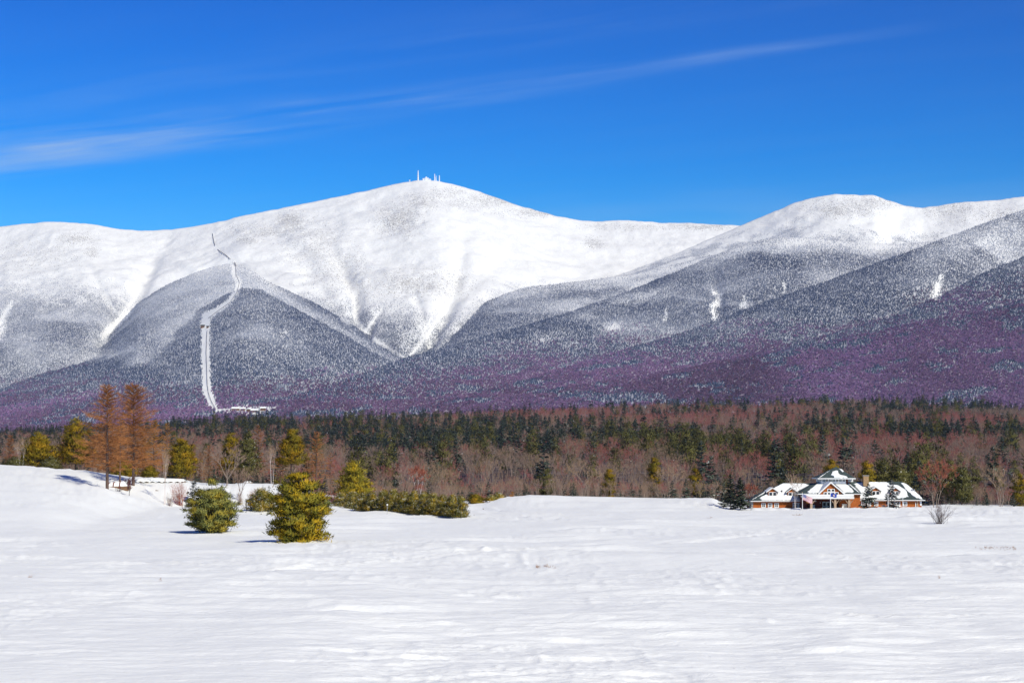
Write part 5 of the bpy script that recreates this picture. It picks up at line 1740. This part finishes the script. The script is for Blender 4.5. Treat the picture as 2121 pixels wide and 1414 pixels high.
# ------------------------------------------------------------------ stone wall, arched shelter, lamps, boulders
rs = R_(31)
wall = empty('stone_wall', ground_at(330, 1001))
wx, wy, wz = wall.location
tag(wall, 'low stone wall under a cap of snow on the knoll right of the big larches', 'wall')
ico_v = np.array([(0, 0, 1), (.89, 0, .45), (.28, .85, .45), (-.72, .53, .45), (-.72, -.53, .45), (.28, -.85, .45), (.72, .53, -.45), (-.28, .85, -.45), (-.89, 0, -.45), (-.28, -.85, -.45), (.72, -.53, -.45), (0, 0, -1)])
ico_f = np.array([(0, 1, 2), (0, 2, 3), (0, 3, 4), (0, 4, 5), (0, 5, 1), (1, 6, 2), (2, 7, 3), (3, 8, 4), (4, 9, 5), (5, 10, 1), (6, 7, 2), (7, 8, 3), (8, 9, 4), (9, 10, 5), (10, 6, 1), (11, 7, 6), (11, 8, 7), (11, 9, 8), (11, 10, 9), (11, 6, 10)])
stone_me = [mesh_np('stone', ico_v * rs.uniform(.75, 1.15, (12, 1)), ico_f, [M['stone']]) for _ in range(5)]
u = 279.0
k = 0
capV = []
while u < 384:
    x, y, z = ground_at(u, 1002)
    big = rs.random() < .55
    w = rs.uniform(.42, .62) if big else rs.uniform(.2, .32)
    o = link('stone', stone_me[k % 5], wall, (x - wx, y - wy + rs.normal(0, .12), z - wz + w * .35), rs.random() * 6, (w, w * .9, w * rs.uniform(.6, .8)))
    if big and rs.random() < .7:
        w2 = w * .6
        link('stone', stone_me[(k + 2) % 5], wall, (x - wx + .3, y - wy + .15, z - wz + w * .9), rs.random() * 6, (w2, w2, w2 * .6))
    u += w * 2.0 * F / y * .92 + rs.uniform(0, 4)
    k += 1
n = 44
us = np.linspace(276, 386, n)
for i, u in enumerate(us):
    x, y, z = ground_at(u, 1002)
    top = CAMZ + ray(u, 990.5 + 2.0 * abs((u - 320) / 66) ** 2)[1] * y
    e_ = min(1, i / 3, (n - 1 - i) / 3)
    t = z + .55 + (top - z - .55) * e_
    for dy, dz in ((-.75, z + .5 + .12 * math.sin(u * .5)), (-.55, z + .72), (0, t), (1.2, t + .05), (2.6, z + .3)):
        capV.append((x - wx, y - wy + dy + .2, max(dz, z + .3) - wz))
i = np.arange(n - 1)[:, None] * 5 + np.arange(4)[None, :]
link('snow_cap', mesh_np('snow_cap', np.array(capV), np.stack([i, i + 5, i + 6, i + 1], -1).reshape(-1, 4), [M['field']], smooth=True), wall)

sx, sy, sz = ground_at(244, 1014)
sh = empty('arched_shelter', (sx, sy, sz))
tag(sh, 'low brown shelter with curved dark hoops and snow between them under the larches', 'shelter')
M['brown_board'] = plain('brown_boards', (0.20, 0.115, 0.06), 0.85, 0.3, 2.0)
M['red_brown'] = plain('red_brown_hoop', (0.16, 0.045, 0.035), 0.7, 0.2, 2.0)
q = sy / F
m = MB()
m.box(-22 * q, 22 * q, -.1, .1, -.3, 6.5 * q)
m.box(-22 * q, 22 * q, 2.0, 2.2, -.3, 6.5 * q)
m.build('side_board', M['brown_board'], sh)
for k, du in enumerate((-20, -9.5, 3.5, 21.5)):
    m = MB()
    rad = (1.35 + .18 * k)
    pts = [(du * q, 1.05 - 1.25 * math.cos(t), .15 + rad * math.sin(t)) for t in np.linspace(0.02, math.pi - .02, 13)]
    m.tube(pts, .13, 6)
    m.build('hoop', M['red_brown'], sh)
for k, (d0, d1) in enumerate(((-19, -10.5), (-8.5, 2.5), (4.5, 20.5))):
    V = []
    for s in np.linspace(0, 1, 8):
        for t in np.linspace(.35, math.pi - .1, 10):
            rad = 1.38 + .18 * (k + s) + .05 * math.sin(9 * s + 3 * t)
            V.append(((d0 + (d1 - d0) * s) * q, 1.05 - 1.2 * math.cos(t), .12 + rad * math.sin(t)))
    i = np.arange(7)[:, None] * 10 + np.arange(9)[None, :]
    link('snow_cover', mesh_np('snow_cover', np.array(V), np.stack([i, i + 10, i + 11, i + 1], -1).reshape(-1, 4), [M['snow']], smooth=True), sh)

for u, vt, vb, lab in ((510, 1033, 1058, 'small black lamp post with round head left of the low pine bush'), (802, 1042, 1067, 'thin grey lamp post in front of the hedge row of young pines')):
    x, y, z = ground_at(u, vb)
    h = CAMZ + ray(u, vt)[1] * y - z
    t = empty('lamp_post', (x, y, z))
    tag(t, lab, 'lamp post')
    m = MB()
    m.tube([(0, 0, -.3), (0, 0, .25), (0, 0, .3), (0, 0, h - .45)], [.11, .11, .07, .06] if u < 600 else [.06, .06, .04, .04], 8)
    m.build('post', M['dark_iron'] if u < 600 else M['galvanised'], t)
    m = MB()
    m.tube([(0, 0, h - .45), (0, 0, h - .38), (0, 0, h - .08)], [.09, .19, .17], 8)
    m.build('lantern', M['lamp_glass'], t)
    m = MB()
    m.tube([(0, 0, h - .079), (0, 0, h)], [.23, .05], 8)
    m.build('cap', M['dark_iron'], t)


def boulder(u, vb, w, hgt, lab, cap=True, seed=0, y=None):
    rng = R_(seed)
    x, y, z = ground_at(u, vb) if y is None else (ray(u, vb)[0] * y, y, float(gz(ray(u, vb)[0] * y, y, False)))
    bm_v, bm_f = ico_v.copy(), [tuple(f) for f in ico_f]
    # one round of subdivision for a lumpy outline
    vs = [tuple(p) for p in bm_v]
    mid = {}
    fs = []

    def md(a, b):
        key = (min(a, b), max(a, b))
        if key not in mid:
            p = (np.array(vs[a]) + np.array(vs[b])) / 2
            vs.append(tuple(p / np.linalg.norm(p)))
            mid[key] = len(vs) - 1
        return mid[key]
    for a, b, c in bm_f:
        ab, bc, ca = md(a, b), md(b, c), md(c, a)
        fs += [(a, ab, ca), (b, bc, ab), (c, ca, bc), (ab, bc, ca)]
    V = np.array(vs) * rng.uniform(.8, 1.15, (len(vs), 1)) * np.array((w, w * .8, hgt))
    t = empty('boulder', (x, y, z))
    tag(t, lab, 'boulder')
    link('rock', mesh_np('rock', V + np.array((0, 0, hgt * .25)), np.array(fs), [M['stone']]), t)
    if cap:
        C = np.array(vs) * np.array((w * .9, w * .72, hgt * .5))
        C[:, 2] = np.maximum(C[:, 2], -.02)
        link('snow_cap', mesh_np('snow_cap', C + np.array((-.12 * w, .1, hgt * .72)), np.array(fs), [M['snow']], smooth=True), t)


boulder(514, 1003, 1.15, .7, 'grey boulder under a thick snow cap on the snow bank behind the two lone pines', True, 1)
boulder(995, 1042, .6, .75, 'pale boulder with pointed snow cap beside the snowy path', True, 2)
boulder(1012, 1042, .5, .45, 'tan boulder right of the snow-capped one at the path', True, 3)
boulder(812, 1085, .32, .16, 'brown stone poking out of the snow in front of the hedge row', False, 4)
boulder(864, 1066, .55, .22, 'flat grey stone at the foot of the hedge row', False, 5)
boulder(325, 1017, .45, .2, 'small grey stone in the hollow below the stone wall', True, 6)
boulder(1001, 1054, .16, .15, 'tiny dark stone in the middle of the snowy path', False, 7)
boulder(982, 1067, .16, .15, 'tiny dark stone at the right end of the hedge row', False, 8)

# dry grass poking out of the snow
gp = []
for u0, u1, v0, v1, n in ((2018, 2105, 1136, 1142, 60), (1112, 1118, 1172, 1176, 16), (1128, 1148, 1171, 1176, 20), (1640, 1662, 1067, 1070, 40), (1464, 1476, 1072, 1075, 14), (60, 70, 1193, 1196, 5), (330, 336, 1202, 1205, 5), (1950, 1975, 1070, 1076, 10),
                          (2100, 2103, 1140, 1152, 8), (1945, 1950, 1200, 1204, 4), (2010, 2016, 1052, 1055, 12)):
    for _ in range(n):
        x, y, z = ground_at(rs.uniform(u0, u1), rs.uniform(v0, v1))
        gp.append((x, y, float(gz(x, y))))
gp = np.repeat(np.array(gp), 5, 0) + rs.normal(0, .08, (len(gp) * 5, 3)) * np.array((1, 1, .1))
gv, gf = shards(gp, rs.normal(0, .45, gp.shape) + np.array((0, 0, 1)), rs.uniform(.12, .42, len(gp)), np.full(len(gp), .022), rs)
o = link('dry_grass', mesh_np('dry_grass', gv, gf, [M['dry_grass']]))
tag(o, 'dry russet grass tips poking through the snow of the field', 'dry grass', kind='stuff')

# ------------------------------------------------------------------ far away: railway, base station, summit masts
def on_layer(name, u, v):
    L = LAYERS[name]
    j = int(np.clip(np.searchsorted(L['u'], u), 1, len(L['u']) - 1))
    vv = L['vp'][4:, j]
    i = int(np.argmin(np.abs(vv - v)))
    return L['X'][4 + i, j], L['Y'][4 + i, j], L['Z'][4 + i, j]


def nearest_surface(u, v):
    best = None
    for name in LAYERS:
        L = LAYERS[name]
        if not (L['u'][0] < u < L['u'][-1]) or v < np.interp(u, L['u'], L['v']) - 1:
            continue
        p = on_layer(name, u, v)
        if best is None or p[1] < best[1]:
            best = p
    return P(u, v, best[1] - 6.0)


rail = empty('mountain_railway', nearest_surface(436, 760))
tag(rail, 'dark trestle railway climbing the mountain in its cleared white strip', 'railway')
ro = Vector(rail.location)
for pts, r_ in (([(447, 848), (437, 830), (431, 812), (429, 790), (428, 760), (427, 730), (428, 700), (429, 684)], .5), ([(431, 660), (450, 645), (476, 627), (491, 606), (496, 585), (489, 570), (488, 553), (482, 543)], .6),
                ([(477, 537), (465, 527), (450, 517)], 1.3), ([(445, 509), (442, 496), (440, 484)], 1.1), ([(489, 552), (486, 543)], 1.4)):
    ps = []
    for (a, b), (c, d) in zip(pts[:-1], pts[1:]):
        for s in np.linspace(0, 1, 6, endpoint=False):
            ps.append(nearest_surface(a + (c - a) * s, b + (d - b) * s))
    ps.append(nearest_surface(*pts[-1]))
    m = MB()
    m.tube([Vector(p) - ro + Vector((0, 0, 1.0)) for p in ps], r_, 5)
    m.build('track', M['rust_iron'], rail)


def house(u, v, w, d, h, lab, name='station_building', snow=True, rt=0.0):
    p = nearest_surface(u, v)
    t = empty(name, p, rt)
    tag(t, lab, 'building')
    m = MB()
    m.box(-w / 2, w / 2, -d / 2, d / 2, -4, h)
    m.build('wall', M['brown_board'], t)
    m = MB()
    m.add([(-w / 2 - .8, -d / 2 - .8, h + .01), (w / 2 + .8, -d / 2 - .8, h + .01), (w / 2 + .8, d / 2 + .8, h + .01), (-w / 2 - .8, d / 2 + .8, h + .01), (-w / 2 - .8, 0, h + d * .42), (w / 2 + .8, 0, h + d * .42)],
          [(0, 1, 5, 4), (2, 3, 4, 5), (1, 2, 5), (3, 0, 4), (3, 2, 1, 0)])
    m.build('roof', M['snow'] if snow else M['roof_green'], t)
    m = MB()
    for q in (-.3, 0, .3):
        m.box(q * w - .7, q * w + .7, -d / 2 - .12, -d / 2 - .01, h * .3, h * .75)
    m.build('window', M['glass'], t)


house(488, 848.5, 16, 9, 2.6, 'long snow-roofed station building at the left of the far clearing')
house(503, 849.5, 9, 8, 3, 'snow-roofed station building beside the long one in the far clearing')
house(516, 851.5, 9, 8, 4, 'gabled snow-roofed building in the middle of the far clearing', rt=1.2)
house(527, 852.5, 13, 8, 2.6, 'low wide snow-roofed shed right of the gabled one in the far clearing')
house(545, 848, 10, 8, 2.6, 'snow-roofed shed at the right of the far clearing')
house(419.5, 678, 11, 8, 5, 'larger dark hut at the top of the wide railway strip', 'hut', False)
house(430, 679, 6, 6, 4, 'smaller dark hut at the top of the wide railway strip', 'hut', False)

M['rime'] = plain('rime_ice', (0.80, 0.82, 0.85), 0.8, 0.08, .2)


def summit(u, v=None):
    L = LAYERS['summit_mountain']
    vv = np.interp(u, L['u'], L['v'])
    D = float(np.interp(u, L['X'][4] * 0 + L['u'], L['Y'][4]))
    return P(u, vv + 1.2, D), D


for u, vt, r0, r1, lab in ((866, 353, 4.2, 1.6, 'tallest rime-white mast on the summit, left of the others'), (900.3, 360, 3.0, 1.2, 'second tallest rime-white mast, left of the three right summit masts'),
                           (903.2, 364, 2.4, 1.2, 'short rime-white mast between the two right summit masts'), (910, 363.5, 3.2, 1.6, 'rightmost rime-white mast on the summit')):
    p, D = summit(u)
    h = P(u, vt, D)[2] - p[2]
    t = empty('summit_mast', p)
    tag(t, lab, 'mast', 'masts on the summit')
    m = MB()
    m.tube([(0, 0, -4), (0, 0, h * .3), (0, 0, h * .62), (0, 0, h)], [r0, r0 * .8, r0 * .62, r1], 8)
    m.build('mast', M['rime'], t)
    m = MB()
    m.tube([(0, 0, h * .44), (0, 0, h * .47), (0, 0, h * .5)], [r0 * .7, r0 * 1.25, r0 * .6], 8)
    m.build('platform', M['rime'], t)
for (u, w, h, lab, nm) in ((884, 18, 11, 'rime-covered observatory building on the summit between the masts', 'observatory'), (877.5, 9, 8, 'small rime-covered hut left of the summit observatory', 'summit_hut'), (890.5, 9, 6, 'low rime-covered hut right of the summit observatory', 'summit_hut')):
    p, D = summit(u)
    t = empty(nm, p)
    tag(t, lab, 'building')
    m = MB()
    m.box(-w / 2, w / 2, -6, 6, -4, h)
    m.build('wall', M['rime'], t)
    m = MB()
    m.slab([(-w / 2 - 1, -7, h), (w / 2 + 1, -7, h), (w / 2 + 1, 0, h + 3), (-w / 2 - 1, 0, h + 3)], (0, 0, .8))
    m.slab([(-w / 2 - 1, .01, h + 3), (w / 2 + 1, .01, h + 3), (w / 2 + 1, 7, h), (-w / 2 - 1, 7, h)], (0, 0, .8))
    m.build('roof', M['rime'], t)
    if nm == 'observatory':
        m = MB()
        m.tube([(-3, 0, h), (-3, 0, h + 8), (-3, 0, h + 9)], [3.2, 3.0, 2.0], 10)
        m.build('turret', M['rime'], t)
p, D = summit(848.5)
t = empty('radar_dome', p)
tag(t, 'round rime-white radar dome on the left side of the summit', 'radar dome')
m = MB()
m.tube([(0, 0, -3), (0, 0, 4)], [1.6, 1.3], 8)
m.build('pedestal', M['rime'], t)
m = MB()
m.tube([(0, 0, 3.5), (0, 0, 5), (0, 0, 7.5), (0, 0, 9.6), (0, 0, 10.4)], [1.4, 3.2, 3.8, 2.6, .5], 12)
m.build('dome', M['rime'], t, smooth=True)


# ------------------------------------------------------------------ air
hz = MB()
hz.box(-5600, 5600, -800, 13600, -9, 1420)
hm = bpy.data.materials.new('haze')
hm.use_nodes = True
H = NT(hm.node_tree)
pv = H.n('ShaderNodeVolumePrincipled', {'Color': (0.55, 0.66, 1.0, 1), 'Density': HAZE, 'Anisotropy': 0.0})
H.n('ShaderNodeOutputMaterial', {'Volume': pv.outputs[0]})
tag(hz.build('haze', hm), 'thin blue air between the field and the mountains', 'haze', kind='stuff')
